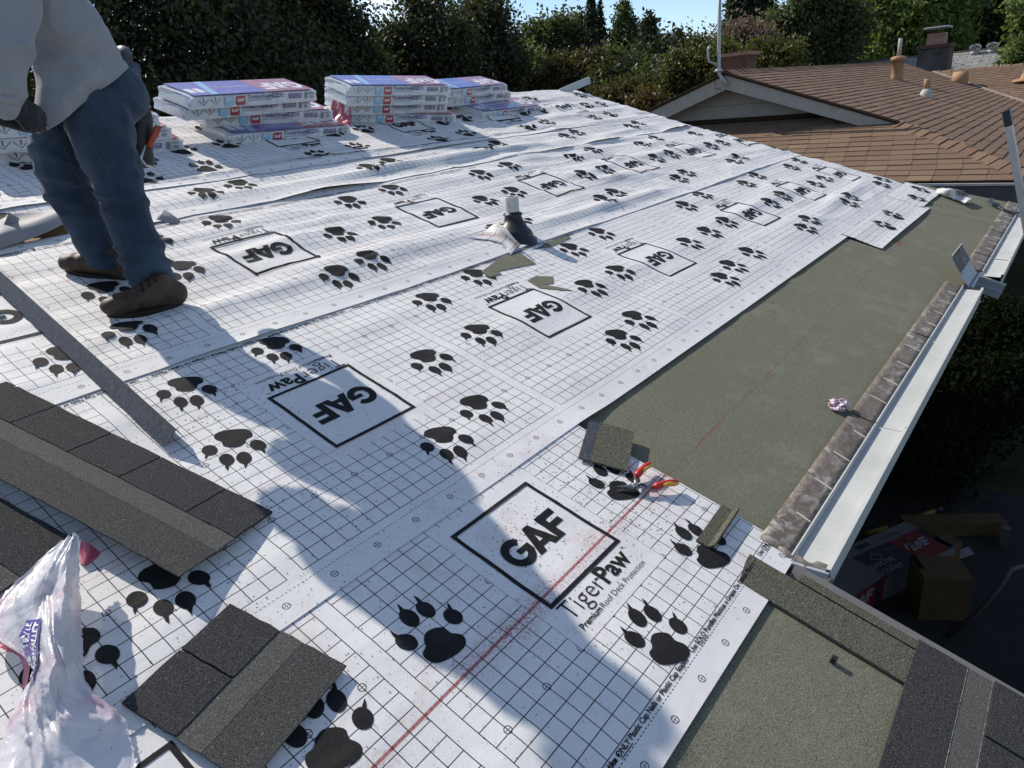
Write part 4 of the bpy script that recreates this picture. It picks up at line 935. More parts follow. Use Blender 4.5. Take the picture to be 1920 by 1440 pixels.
def plate(name, pts, mat, t=.10, parent=nb):
    n = len(pts); V = [Vector(p) for p in pts] + [Vector(p) - Vector((0, 0, t)) for p in pts]
    return MB().add(V, [tuple(range(n)), tuple(range(n, 2 * n))[::-1]] + [(i, n + i, n + (i + 1) % n, (i + 1) % n) for i in range(n)]).build(name, mat, parent)
# decks under the shingles
plate('roof_deck', [(EX, EY, skz(EX) - D), (12.75, 2.42, skz(12.75) - D), (XW + .1, 2.95, skz(XW + .1) - D), (XW + .1, 8.0, skz(XW + .1) - D), (EX, 8.6, skz(EX) - D)], M_BFELT)
plate('roof_deck', [(EX, EY, EZ - D), (valx(EY), EY, EZ - D), (valx(YR), YR, ZR - D), (XG + .02, YR, ZR - D), (XG + .02, 2.36, mnz(2.36) - D)], M_BFELT)
plate('roof_deck', [(XG + .02, YR, ZR - D), (27, YR, ZR - D), (27, 10.0, EZ - D), (XG + .02, 10.0, EZ - D)], M_BSHI)
plate('roof_deck', [(XV0 - 2, -5, ZV0 - 2 * KW - D), (XWR, -5, ZW - D), (XWR, YVW + .4, ZW - D), (XV0, YV0, ZV0 - D)], M_BFELT)
# single shingles of the lower slope facing us
def shin_mesh(wd, ln, th):
    b = bmesh.new(); V = [(-wd / 2, 0, th), (wd / 2, 0, th), (wd / 2, ln, .002), (-wd / 2, ln, .002), (-wd / 2, 0, -.004), (wd / 2, 0, -.004), (wd / 2, ln, -.008), (-wd / 2, ln, -.008)]
    me = bpy.data.meshes.new('shingle'); me.from_pydata(V, [], [(0, 1, 2, 3), (4, 7, 6, 5), (0, 4, 5, 1), (1, 5, 6, 2), (2, 6, 7, 3), (3, 7, 4, 0)]); me.materials.append(M_BSH); b.free(); return me
SME = [shin_mesh(.300, .175, .013), shin_mesh(.297, .172, .016), shin_mesh(.302, .178, .011)]
SMH = [shin_mesh(.15, .175, .013)]
ang = math.atan(KS); rows = []; cnt = 0
sq_ = Matrix(((0, 1, 0), (-1, 0, 0), (0, 0, 1))).to_3x3()     # local x -> -Y, local y -> +X (up the slope)
for r in range(14):
    s = -.03 + r * .1475; x = EX + s * math.cos(ang); z = EZ + s * math.sin(ang); y = hipy(max(EX, x)) + .16 + (.1525 if r % 2 else 0) * 1 + .02 * random.random()
    while y < 6.75 and cnt < 290:
        o = bpy.data.objects.new('shingle', SME[cnt % 3]); COL.objects.link(o); o.parent = nb
        m = Matrix.Rotation(-ang, 3, 'Y') @ sq_; o.matrix_basis = Matrix.Translation(Vector((x + random.uniform(-.006, .006), y, z + .004)) - Vector(nb.location)) @ m.to_4x4(); cnt += 1; y += .305
# rows of the main slope and of the wing, too fine to pick out singly
def rows_mesh(name, fn, s_end, x0, x1, label=None):
    V = []; F = []; r = 0; s = 0.0
    while s < s_end:
        a, b_ = x0(s + .15), x1(s); q = a + (.15 if r % 2 else 0) + .05 * random.random() - .3
        while q < b_:
            c0, c1 = max(q + .003, a), min(q + .302, b_)
            if c1 - c0 > .03:
                j = random.uniform(-.006, .006); k = len(V); th = .014 + .006 * random.random()
                V += [fn(c0, s + j, th), fn(c1, s + j, th), fn(c1, s + .17, .004), fn(c0, s + .17, .004), fn(c0, s + j, -.012), fn(c1, s + j, -.012), fn(c1, s + .17, -.012), fn(c0, s + .17, -.012)]
                F += [(k, k + 1, k + 2, k + 3), (k, k + 4, k + 5, k + 1), (k + 1, k + 5, k + 6, k + 2), (k + 3, k + 7, k + 4, k), (k + 2, k + 6, k + 7, k + 3)]
            q += .305
        s += .143; r += 1
    return tag(mk(name, V, F, M_BSHI, nb), kind='stuff')
am = math.atan(KM); cm, sm = math.cos(am), math.sin(am)
def fm(q, s, t): return (q, EY + s * cm - t * sm, EZ + s * sm + t * cm)
def xl(s):
    y = EY + s * cm; return hipx(y) + .05 if y < 2.42 else XG
rows_mesh('shingle_rows', fm, (YR - EY) / cm - .05, xl, lambda s: valx(EY + s * cm) - .05)
aw = math.atan(KW); cw, sw = math.cos(aw), math.sin(aw)
def fw(q, s, t): return (XV0 - 2 + s * cw - t * sw, -q, ZV0 - 2 * KW + s * sw + t * cw)
def yv(s):
    z = ZV0 - 2 * KW + s * sw; return -(EY + (z - EZ) / KM) + .05
rows_mesh('shingle_rows', fw, (XWR - XV0 + 2) / cw - .05, yv, lambda s: 4.5)
# hip and ridge caps, one by one
def cap_mesh(wd, ln, drop):
    V = [(-wd, -.0, -drop), (0, 0, .035), (wd, 0, -drop), (-wd, ln, -drop - .02), (0, ln, .012), (wd, ln, -drop - .02), (-wd, 0, -drop - .02), (0, 0, .012), (wd, 0, -drop - .02)]
    me = bpy.data.meshes.new('hip_cap'); me.from_pydata(V, [], [(0, 1, 4, 3), (1, 2, 5, 4), (0, 6, 7, 1), (1, 7, 8, 2)]); me.materials.append(M_BSH); return me
def caps(name, a, b_, n, me, over=1.3):
    a, b_ = Vector(a), Vector(b_); d = (b_ - a).normalized(); sx = d.cross(Vector((0, 0, 1))).normalized(); up = sx.cross(d)
    m = Matrix((sx, d, up)).transposed().to_4x4()
    for i in range(n):
        o = bpy.data.objects.new(name, me); COL.objects.link(o); o.parent = nb; o.matrix_basis = Matrix.Translation(a.lerp(b_, i / n) + Vector((0, 0, .012 + .008 * random.random())) - Vector(nb.location)) @ m @ Matrix.Rotation(random.uniform(-.04, .04), 4, 'Z')
caps('hip_cap', (EX, EY, EZ), (12.80, 2.46, skz(12.78)), 15, cap_mesh(.17, .26, .05))
caps('ridge_cap', (XG, YR, ZR), (26.9, YR, ZR), 62, cap_mesh(.15, .32, .05))
caps('ridge_cap', (XWR, -4.4, ZW), (XWR, YVW + .1, ZW), 30, cap_mesh(.15, .34, .05))
MB().tube([(valx(y), y, mnz(y) + .03) for y in np.linspace(EY, YVW, 12)], .055, 5, sq=.5).build('valley_flashing', plain('dusty_valley_metal', (.28, .22, .19), .6, .3, .2, 3), nb)
# gable: boards, barge boards, shadowed soffit
zb = skz(XW) + .02
def gz(y): return ZR - KM * abs(y - YR) - .10
cuts = [zb, 3.70, 3.97, 4.2]
for z0, z1 in zip(cuts[:-1], cuts[1:]):
    h0, h1 = (ZR - .10 - z0) / KM, max(.02, (ZR - .10 - z1 + .006) / KM)
    MB().add([(XW, YR - h0, z0), (XW, YR + h0, z0), (XW + .01, YR + h1, z1 - .006), (XW + .01, YR - h1, z1 - .006), (XW + .06, YR - h0, z0), (XW + .06, YR + h0, z0), (XW + .06, YR + h1, z1 - .006), (XW + .06, YR - h1, z1 - .006)],
        [(0, 3, 2, 1), (4, 5, 6, 7), (0, 1, 5, 4), (1, 2, 6, 5), (2, 3, 7, 6), (3, 0, 4, 7)]).build('siding_board', M_SIDE, nb)
MB().box((XW + .09, YR, zb + .09), (.05, 3.4, .2)).build('gable_backing', M_BFELT, nb)
for sgn in (-1, 1):
    y1 = YR + sgn * 2.95; z1 = ZR - KM * 2.95; dp = .235
    cutv = [(XG, YR, ZR - .035), (XG, y1, z1 - .035), (XG, y1 - sgn * .62 if sgn < 0 else y1, z1 - .045 - (0 if sgn < 0 else dp)), (XG, YR, ZR - .035 - dp)]
    if sgn < 0: cutv = [(XG, YR, ZR - .035), (XG, 2.42, mnz(2.42) - .03), (XG, 2.42 + .55, mnz(2.42) - .035), (XG, YR, ZR - .035 - dp)]
    V = cutv + [(x + .045, y, z) for x, y, z in cutv]
    MB().add(V, [(0, 1, 2, 3), (4, 7, 6, 5), (0, 4, 5, 1), (1, 5, 6, 2), (2, 6, 7, 3), (3, 7, 4, 0)]).build('barge_board', M_TRIM, nb)
    V = [(XG + .046, YR, ZR - .05), (XG + .046, YR + sgn * 2.7, ZR - KM * 2.7 - .05), (XW + .06, YR + sgn * 2.7, ZR - KM * 2.7 - .05), (XW + .06, YR, ZR - .05)]
    mk('soffit', V, [(0, 1, 2, 3)], M_TRIM, nb)
    MB().tube([(XG - .02, YR, ZR - .012), (XG - .02, YR + sgn * 2.75, ZR - KM * 2.75 - .012)], .026, 5).build('roof_edge', M_BFELT, nb)
MB().box((XW - .012, YR, zb + .035), (.03, 4.1, .07)).build('skirt_flashing', M_BFELT, nb)
# gutter and walls
MB().box((EX - .05, 4.6, EZ - .165), (.12, 8.6, .24)).build('gutter', M_NFAS, nb)
MB().box((EX - .128, 4.6, EZ - .038), (.035, 8.6, .03)).build('gutter_lip', M_NLIP, nb)
MB().box((EX + .75, 5.4, 1.2), (.2, 8.6, 2.38)).build('wall', M_NFAS, nb); MB().box((19, EY + .75, 1.2), (14, .2, 2.38)).build('wall', M_SIDE, nb)
# roof vents and pipes
M_TAN = plain('tan_painted_pipe', (.34, .20, .11), .7, .3, .15, 6); M_LEAD = plain('grey_lead', (.42, .41, .38), .6, .3, .2, 8)
def vent(x, y, parts): 
    for nm, prof, mat in parts: MB().lathe(prof, 18, Matrix.Translation((x, y, mnz(y)))).build(nm, mat, nb, True)
vent(20.0, 3.92, [('vent_stack', [(.155, -.12), (.13, .08), (.115, .42), (.165, .42), (.165, .50), (.10, .52)], M_TAN), ('vent_pipe', [(.045, .48), (.045, .90)], M_TRIM)])
vent(17.7, 2.89, [('vent_boot', [(.15, -.08), (.11, .08), (.065, .16)], M_LEAD), ('vent_pipe', [(.060, .12), (.060, .34), (.045, .35)], M_TAN)])
o = MB().tube([(24.3, 3.35, mnz(3.35) + .02), (24.3, 3.0, mnz(3.35) + .02)], .22, 14).build('hooded_vent', M_TAN, nb, True)
MB().lathe([(.30, -.03), (.28, .02), (.12, .05), (.09, .16), (.06, .17), (.055, .52)], 14, Matrix.Translation((24.5, 1.70, ZV0 + KW * 1.6 + .02))).build('vent_pipe', M_TAN, nb, True)
# ---------- brick chimneys
def brick_material():
    m, nt, b = newmat('sooty_brick', .9, .15); tc = nt.nodes.new('ShaderNodeTexCoord'); br = nt.nodes.new('ShaderNodeTexBrick'); mp = nt.nodes.new('ShaderNodeMapping')
    mp.inputs['Rotation'].default_value = (RAD(90), 0, RAD(90)); nt.links.new(tc.outputs['Object'], mp.inputs[0]); nt.links.new(mp.outputs[0], br.inputs['Vector'])
    for k, v in (('Scale', 1.0), ('Brick Width', .21), ('Row Height', .075), ('Mortar Size', .007)): br.inputs[k].default_value = v
    br.inputs['Color1'].default_value = (.105, .052, .042, 1); br.inputs['Color2'].default_value = (.16, .082, .062, 1); br.inputs['Mortar'].default_value = (.14, .12, .11, 1)
    c = mix(nt, gray(nt, noise_node(nt, 1.6, 5, .7), .40, .66) * .75, br.outputs[0], (.045, .038, .036)); c = mix(nt, gray(nt, noise_node(nt, 3, 5, .7), .62, .76) * .4, c, (.30, .27, .25)); setcol(nt, b, c)
    bump(nt, b, X(nt, br.outputs['Fac']).inv(), .6, .012); return m
M_BRICK = brick_material(); M_CLAY = plain('pale_clay', (.30, .19, .14), .8, .2, .2, 5); M_CAPM = plain('grey_cap', (.34, .37, .36), .6, .3, .1, 4)
ch = thing('chimney', 'tall sooty brick chimney with a raised flat cap right of the tan vent', 'chimney', (29.4, 4.66, 2.5))
MB().box((29.4, 4.66, 3.55), (.9, .92, 2.1)).build('stack', M_BRICK, ch); MB().box((29.4, 4.66, 4.66), (1.0, 1.02, .11)).build('crown', M_BRICK, ch); MB().box((29.4, 4.66, 4.89), (.55, .52, .34)).build('flue', M_CLAY, ch)
for a in (-.24, .24):
    for c in (-.24, .24): MB().box((29.4 + a, 4.66 + c, 5.12), (.03, .03, .16)).build('cap_post', M_BFELT, ch)
bevel(MB().box((29.4, 4.66, 5.225), (.75, .74, .06)).build('cap', M_CAPM, ch), .02)
ch = thing('chimney', 'low brick chimney behind the gable peak of the neighbouring house', 'chimney', (16.9, 6.55, 2.5)); MB().box((16.9, 6.55, 3.6), (.62, .58, 2.06)).build('stack', M_BRICK, ch); MB().box((16.9, 6.55, 4.66), (.70, .66, .07)).build('crown', M_CLAY, ch)
ch = thing('chimney', 'distant small pale stucco chimney with a cap between the shrubs', 'chimney', (21.1, 11.35, 2.0)); MB().box((21.15, 11.35, 3.15), (.42, .36, 2.0)).build('stack', plain('pink_stucco', (.38, .28, .24), .85, .2, .1, 5), ch); MB().box((21.15, 11.35, 4.17), (.46, .40, .05)).build('crown', M_BFELT, ch); MB().box((21.15, 11.3, 4.26), (.22, .2, .13)).build('flue', M_CAPM, ch); MB().box((21.15, 11.3, 4.36), (.34, .30, .04)).build('cap', M_CAPM, ch)
# service mast on the gable
M_GALV = plain('galvanised_pipe', (.36, .38, .38), .42, .5, .12, 14, .4)
sm_ = thing('service_mast', 'thin galvanised mast pipe standing at the gable peak', 'pipe', (12.62, 5.22, 4.0))
MB().tube([(12.63, 5.10, 4.02), (12.62, 5.16, 4.12), (12.62, 5.24, 4.22), (12.62, 5.25, 4.5), (12.62, 5.26, 6.2)], .030, 10).build('pipe', M_GALV, sm_, True)
MB().lathe([(.075, 0), (.06, .03), (.034, .06)], 14, Matrix.Translation((12.62, 5.25, 4.26))).build('flashing_collar', M_LEAD, sm_, True)
MB().tube([(12.62, 5.26, 4.36), (12.60, 5.42, 4.44), (12.60, 5.44, 4.62), (12.60, 5.40, 4.68)], .02, 8).build('drip_loop', M_GALV, sm_, True)
MB().tube([(12.60, 5.3, 4.12), (12.56, 5.28, 4.0), (12.55, 5.16, 3.97)], .008, 6).build('cable', M_BLACK, sm_)
# ---------- grey roofed house further back
gh = thing('far_house', 'further house with a light grey shingle roof behind the tall chimney', 'house', (36, 2, 0))
m_, nt_, b__ = newmat('light_grey_shingles', .9, .15); tc_ = nt_.nodes.new('ShaderNodeTexCoord'); br = nt_.nodes.new('ShaderNodeTexBrick'); mp_ = nt_.nodes.new('ShaderNodeMapping'); mp_.inputs['Rotation'].default_value = (0, 0, RAD(90)); nt_.links.new(tc_.outputs['Object'], mp_.inputs[0]); nt_.links.new(mp_.outputs[0], br.inputs['Vector'])
for k, v in (('Scale', 1.0), ('Brick Width', .55), ('Row Height', .21), ('Mortar Size', .018)): br.inputs[k].default_value = v
br.inputs['Color1'].default_value = (.20, .195, .19, 1); br.inputs['Color2'].default_value = (.28, .275, .265, 1); br.inputs['Mortar'].default_value = (.10, .098, .095, 1); setcol(nt_, b__, br.outputs[0]); bump(nt_, b__, X(nt_, br.outputs['Fac']).inv(), .5, .03)
zg = ZC + .5
plate('roof', [(29.5, -8, zg - 2.0), (36, -8, zg), (36, 11, zg), (29.5, 11, zg - 2.0)], m_, .12, gh); plate('roof', [(36, -8, zg), (42, -8, zg - 2), (42, 11, zg - 2), (36, 11, zg)], m_, .12, gh)
MB().tube([(36, -8, zg), (36, 11, zg)], .09, 5, sq=.5).build('ridge_cap', M_NFAS, gh); MB().box((36, 1, 1.2), (9, 17, 2.4)).build('wall', M_SIDE, gh)
M_TURB = plain('turbine_metal', (.26, .27, .28), .6, .3, .1, 10)
for yy in (4.27, 3.70):
    t_ = thing('turbine_vent', 'left of two round metal turbine vents on the grey roof' if yy > 4 else 'right of two round metal turbine vents on the grey roof', 'roof vent', (35.6, yy, zg - .1), 'turbine vents on the grey roof')
    MB().lathe([(.16, -.1), (.16, .06)], 14, Matrix.Translation((35.6, yy, zg - .08))).build('base', M_TURB, t_, True)
    for k in range(14):
        a = 2 * math.pi * k / 14; MB().tube([(35.6 + r * math.cos(a + q * .25), yy + r * math.sin(a + q * .25), zg + .0 + h) for r, h, q in ((.12, 0, 0), (.19, .06, 1), (.20, .12, 2), (.14, .19, 3), (.02, .22, 4))], .018, 4, sq=.4).build('fin', M_TURB, t_)
ch = thing('chimney', 'small far brick chimney on the grey roof near the right edge', 'chimney', (36.6, 3.1, 4)); MB().box((36.6, 3.1, 4.5), (.5, .5, 1.0)).build('stack', M_BRICK, ch); MB().box((36.6, 3.1, 5.05), (.24, .24, .12)).build('flue', M_CLAY, ch)
vt = thing('roof_vent', 'pale vent pipe on the grey roof at the right edge', 'vent pipe', (34.2, 2.75, 4)); MB().lathe([(.22, -.05), (.2, .0), (.1, .03), (.09, .42), (.05, .43)], 12, Matrix.Translation((34.2, 2.75, zg - .52))).build('pipe', M_LEAD, vt, True)

# ================================================================== things on the ground under the eave
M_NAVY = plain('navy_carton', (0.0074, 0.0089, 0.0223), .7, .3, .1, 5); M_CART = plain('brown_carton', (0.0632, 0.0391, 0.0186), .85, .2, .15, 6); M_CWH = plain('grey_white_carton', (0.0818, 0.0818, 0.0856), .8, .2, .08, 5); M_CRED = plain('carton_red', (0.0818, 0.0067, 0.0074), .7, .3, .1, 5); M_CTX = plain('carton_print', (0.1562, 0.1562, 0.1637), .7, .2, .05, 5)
def carton(label, loc, rz, d, mats, deco=()):
    r = thing('carton', label, 'box', loc); m = Matrix.Translation(loc) @ Matrix.Rotation(rz, 4, 'Z'); L_, W_, H_ = d
    q = [Vector((x, y, z)) for z in (0, H_) for y in (-W_ / 2, W_ / 2) for x in (-L_ / 2, L_ / 2)]
    for nm, f, mt in (('top_panel', (4, 5, 7, 6), mats[0]), ('front_panel', (0, 1, 5, 4), mats[1]), ('back_panel', (2, 6, 7, 3), mats[1]), ('end_panel', (0, 4, 6, 2), mats[2]), ('end_panel', (1, 3, 7, 5), mats[2]), ('bottom_panel', (0, 2, 3, 1), mats[2])):
        mk(nm, [m @ q[i] for i in f], [(0, 1, 2, 3)], mt, r)
    for nm, VF, face, mt, off in deco:
        V = VF[0]
        P = [m @ (Vector((x, -W_ / 2 - off, z)) if face == 'front' else Vector((x, z, H_ + off))) for x, z in V]; mk(nm, P, VF[1], mt, r)
    return r
tx = lambda s_, x0, x1, y, b=0.0: (fitw(text_mesh(s_, b)[0], x0, x1, y), text_mesh(s_, b)[1])
gw = fitw(GAFV, .14, .40, -.10, .0)
rt = lambda VF: VF
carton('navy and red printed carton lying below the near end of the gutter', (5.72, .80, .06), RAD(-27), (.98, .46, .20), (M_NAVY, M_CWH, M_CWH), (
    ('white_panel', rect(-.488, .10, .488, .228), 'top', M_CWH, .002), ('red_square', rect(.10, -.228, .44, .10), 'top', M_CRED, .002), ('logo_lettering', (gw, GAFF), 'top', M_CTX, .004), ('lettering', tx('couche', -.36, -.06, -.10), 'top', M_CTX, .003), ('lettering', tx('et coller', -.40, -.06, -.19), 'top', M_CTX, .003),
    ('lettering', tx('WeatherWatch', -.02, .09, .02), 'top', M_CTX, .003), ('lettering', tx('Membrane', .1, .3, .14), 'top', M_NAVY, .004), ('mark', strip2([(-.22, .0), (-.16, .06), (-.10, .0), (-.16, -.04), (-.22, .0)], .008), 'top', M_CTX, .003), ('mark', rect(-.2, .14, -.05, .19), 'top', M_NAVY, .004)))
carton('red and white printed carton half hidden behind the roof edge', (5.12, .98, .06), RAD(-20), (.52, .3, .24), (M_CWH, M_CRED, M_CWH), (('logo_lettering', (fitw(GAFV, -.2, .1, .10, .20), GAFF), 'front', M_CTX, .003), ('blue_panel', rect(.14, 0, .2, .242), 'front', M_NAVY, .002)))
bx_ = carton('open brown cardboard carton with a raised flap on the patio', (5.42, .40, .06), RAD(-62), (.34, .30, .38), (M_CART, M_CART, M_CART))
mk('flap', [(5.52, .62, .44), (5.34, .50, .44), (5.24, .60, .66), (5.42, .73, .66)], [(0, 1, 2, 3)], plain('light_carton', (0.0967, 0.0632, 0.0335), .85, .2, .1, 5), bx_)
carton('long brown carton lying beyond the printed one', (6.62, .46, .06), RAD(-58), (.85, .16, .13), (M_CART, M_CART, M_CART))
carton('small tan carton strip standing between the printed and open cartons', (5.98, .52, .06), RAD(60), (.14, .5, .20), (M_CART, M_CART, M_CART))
tl = thing('long_tool', 'yellow and black handled tool lying on the patio', 'tool', (6.5, .8, .06)); a, b_ = Vector((6.14, 1.06, .10)), Vector((6.88, .58, .12))
M_DYEL = plain('shade_toned_yellow', (.16, .09, .012), .6, .3, .2, 12)  # handle yellow toned down in colour to suit the dark, shaded yard
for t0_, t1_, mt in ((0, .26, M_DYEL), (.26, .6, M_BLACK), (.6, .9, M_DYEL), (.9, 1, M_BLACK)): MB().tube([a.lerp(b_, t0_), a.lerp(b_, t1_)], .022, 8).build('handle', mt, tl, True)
tag(mk('paper_note', [(6.26, .40, .064), (6.42, .30, .066), (6.33, .24, .064), (6.18, .34, .065)], [(0, 1, 2, 3)], M_CTX), 'small white printed sheet lying on the patio', 'paper')
tag(MB().tube([(5.05, .28, .10), (5.15, .12, .30), (5.32, .02, .48), (5.50, -.02, .52), (5.70, -.10, .46), (5.9, -.2, .3)], .022, 8).build('hose', M_BLACK, smooth=True), 'black hose looping up from the patio near the roof edge', 'hose')
tag(MB().box((6.55, .06, .45), (.09, .06, .95), Matrix.Rotation(RAD(6), 4, 'Y')).build('timber_post', plain('weathered_wood', (.06, .06, .065), .8, .2, .2, 9)), 'grey post leaning in the dark yard at the right edge', 'post')
# ================================================================== vegetation
def leaf_material(name, cols, tr=.30, rough=.55):
    m, nt, b = newmat(name, rough, .35); g = nt.nodes.new('ShaderNodeNewGeometry'); r = X(nt, g.outputs['Random Per Island'])
    b.inputs['Specular IOR Level'].default_value = .05 if rough > .9 else .35
    n = len(cols); c = ramp(nt, r, [(i / max(1, n - 1), q) for i, q in enumerate(cols)]); setcol(nt, b, c)
    t = nt.nodes.new('ShaderNodeBsdfTranslucent'); nt.links.new(mix(nt, .5, c, (.16, .20, .02)), t.inputs[0]); ms = nt.nodes.new('ShaderNodeMixShader'); ms.inputs[0].default_value = tr
    nt.links.new(b.outputs[0], ms.inputs[1]); nt.links.new(t.outputs[0], ms.inputs[2]); nt.links.new(ms.outputs[0], nt.nodes['Material Output'].inputs[0]); return m
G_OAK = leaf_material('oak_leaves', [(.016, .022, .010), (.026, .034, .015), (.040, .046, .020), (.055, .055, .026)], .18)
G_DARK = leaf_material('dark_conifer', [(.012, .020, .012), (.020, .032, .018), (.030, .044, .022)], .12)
G_GREEN = leaf_material('green_leaves', [(.055, .10, .026), (.09, .15, .038), (.14, .195, .052), (.20, .24, .07)], .45)
G_MID = leaf_material('mid_leaves', [(.026, .044, .018), (.042, .068, .025), (.075, .098, .036)], .30)
G_RUST = leaf_material('rust_leaves', [(.060, .026, .014), (.085, .040, .020), (.050, .040, .018), (.11, .060, .026)], .26)
G_GOLD = leaf_material('golden_leaves', [(.060, .062, .016), (.092, .084, .022), (.045, .060, .018), (.125, .098, .030)], .30)
G_PINK = leaf_material('pink_blossom', [(.26, .11, .15), (.34, .17, .22), (.10, .09, .035), (.07, .08, .03)], .30)
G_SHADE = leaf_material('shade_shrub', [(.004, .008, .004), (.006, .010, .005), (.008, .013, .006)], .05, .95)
M_BARK = plain('bark', (.055, .043, .034), .95, .1, .4, 9, bmp=.5)
def leaves(P, size, rg, asp=1.7, up=.25):
    n = len(P); nrm = rg.normal(size=(n, 3)); nrm[:, 2] += up * np.abs(nrm).mean(); nrm /= np.linalg.norm(nrm, axis=1)[:, None]
    a = np.cross(nrm, rg.normal(size=(n, 3))); a /= np.linalg.norm(a, axis=1)[:, None] + 1e-9; b_ = np.cross(nrm, a)
    s = size * (.55 + .9 * rg.random(n))[:, None]; a = a * s * asp * .5; b_ = b_ * s * .5
    V = np.stack([P - a, P + b_ * .9 - a * .1, P + a, P - b_ * .9 - a * .1], 1).reshape(-1, 3); return V, np.arange(4 * n).reshape(n, 4)
def crown_pts(blobs, n, rg, clump=.35, per=26, shell=.55):
    w = np.array([b[3] * b[4] * b[5] for b in blobs]) ** .67; w /= w.sum(); k = max(1, n // per); which = rg.choice(len(blobs), k, p=w); B = np.array(blobs)[which]
    d = rg.normal(size=(k, 3)); d /= np.linalg.norm(d, axis=1)[:, None]; r = np.where(rg.random(k) < shell, .78 + .27 * rg.random(k), rg.random(k) ** .5 * .85)
    c = B[:, :3] + d * B[:, 3:6] * r[:, None]; sz = clump * (.5 + rg.random(k))
    P = np.repeat(c, per, 0) + rg.normal(size=(k * per, 3)) * np.repeat(sz, per)[:, None] * np.array((1, 1, .75)); st_ = rg.random(len(P)) < .10; P[st_] += rg.normal(size=(int(st_.sum()), 3)) * clump * 1.6; return P
def tree(name, label, cat, base, blobs, n, leaf, mat, rg, trunk=.2, clump=.35, per=26, asp=1.7, shell=.55, group='trees beyond the roof', limbs=5, extra=None):
    root = thing(name, label, cat, base, group); n = int(n * 1.9); leaf *= .62; clump *= .55; nb_ = []
    for q in blobs:
        nb_.append((q[0], q[1], q[2], q[3] * .86, q[4] * .86, q[5] * .86))
        for _ in range(6 if limbs else 0):
            d = rg.normal(size=3); d /= np.linalg.norm(d); k = .80 + .30 * rg.random(); r = .22 + .26 * rg.random(); nb_.append((q[0] + d[0] * q[3] * k, q[1] + d[1] * q[4] * k, q[2] + d[2] * q[5] * k, q[3] * r, q[4] * r, q[5] * r))
    main = blobs; blobs = nb_
    b0 = Vector(base); top = max(main, key=lambda q: q[2]); tz = top[2]
    mbx = MB(); mid = Vector((top[0], top[1], tz)); p = [b0, b0.lerp(mid, .35) + Vector((rg.normal() * .15, rg.normal() * .15, 0)), b0.lerp(mid, .7) + Vector((rg.normal() * .2, rg.normal() * .2, 0)), mid]
    mbx.tube(p, [trunk * 1.25, trunk, trunk * .6, trunk * .15], 8); tr = mbx.build('trunk', M_BARK, root, True)
    for q in list(main)[:limbs]:
        s = b0.lerp(mid, .25 + .3 * rg.random()); e = Vector(q[:3]); MB().tube([s, s.lerp(e, .5) + Vector((0, 0, .25)), e], [trunk * .5, trunk * .32, trunk * .08], 6).build('limb', M_BARK, root, True)
    P = crown_pts(blobs, n, rg, clump, per, shell); P = P[P[:, 2] > .05]; V, F = leaves(P, leaf, rg, asp); mk('crown', V, F, mat, root)
    if extra:
        P = crown_pts(extra[0], extra[1], rg, extra[2], 18, .8); V, F = leaves(P, extra[3], rg, 1.2); mk('blossom', V, F, extra[4], root)
    return root
def spot(x, dist): v = atdist(x, 300, dist); return (v.x, v.y, 0.0)
def seen(x, y, dist, r): # blob seen at that direction
    v = atdist(x, y, dist); return (v.x, v.y, v.z, *((r, r, r) if not hasattr(r, '__len__') else r))
def sb(dist, *L): return [seen(x, y, dist + .6 * math.sin(i * 2.3), r * .86 / FPX * dist) for i, (x, y, r) in enumerate(L)]
R_ = lambda s: np.random.default_rng(s)
# near dark oaks on the left, lit from behind
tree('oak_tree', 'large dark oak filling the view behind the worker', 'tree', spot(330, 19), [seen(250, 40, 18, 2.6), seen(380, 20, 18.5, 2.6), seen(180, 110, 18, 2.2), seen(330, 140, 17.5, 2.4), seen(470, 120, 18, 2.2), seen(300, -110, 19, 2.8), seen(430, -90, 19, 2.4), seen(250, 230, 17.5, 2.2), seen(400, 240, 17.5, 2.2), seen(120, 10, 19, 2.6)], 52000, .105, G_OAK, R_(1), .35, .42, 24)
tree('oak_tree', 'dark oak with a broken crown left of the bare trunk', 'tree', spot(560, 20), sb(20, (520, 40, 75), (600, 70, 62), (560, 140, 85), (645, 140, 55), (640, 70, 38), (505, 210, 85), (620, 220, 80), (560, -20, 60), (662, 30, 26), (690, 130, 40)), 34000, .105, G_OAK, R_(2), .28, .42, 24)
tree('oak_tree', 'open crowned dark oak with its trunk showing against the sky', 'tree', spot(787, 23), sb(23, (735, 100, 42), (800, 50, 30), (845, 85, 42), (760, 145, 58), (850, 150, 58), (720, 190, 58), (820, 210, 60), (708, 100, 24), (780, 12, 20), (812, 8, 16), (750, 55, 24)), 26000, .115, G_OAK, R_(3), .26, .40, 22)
tree('oak_tree', 'dark tree with layered branches left of the blue sky gap', 'tree', spot(910, 25), sb(25, (902, 55, 42), (945, 85, 30), (890, 120, 52), (930, 145, 48), (900, 200, 60), (965, 120, 24), (895, 10, 24), (922, 30, 24), (870, 40, 20)), 20000, .12, G_OAK, R_(4), .22, .38, 22)
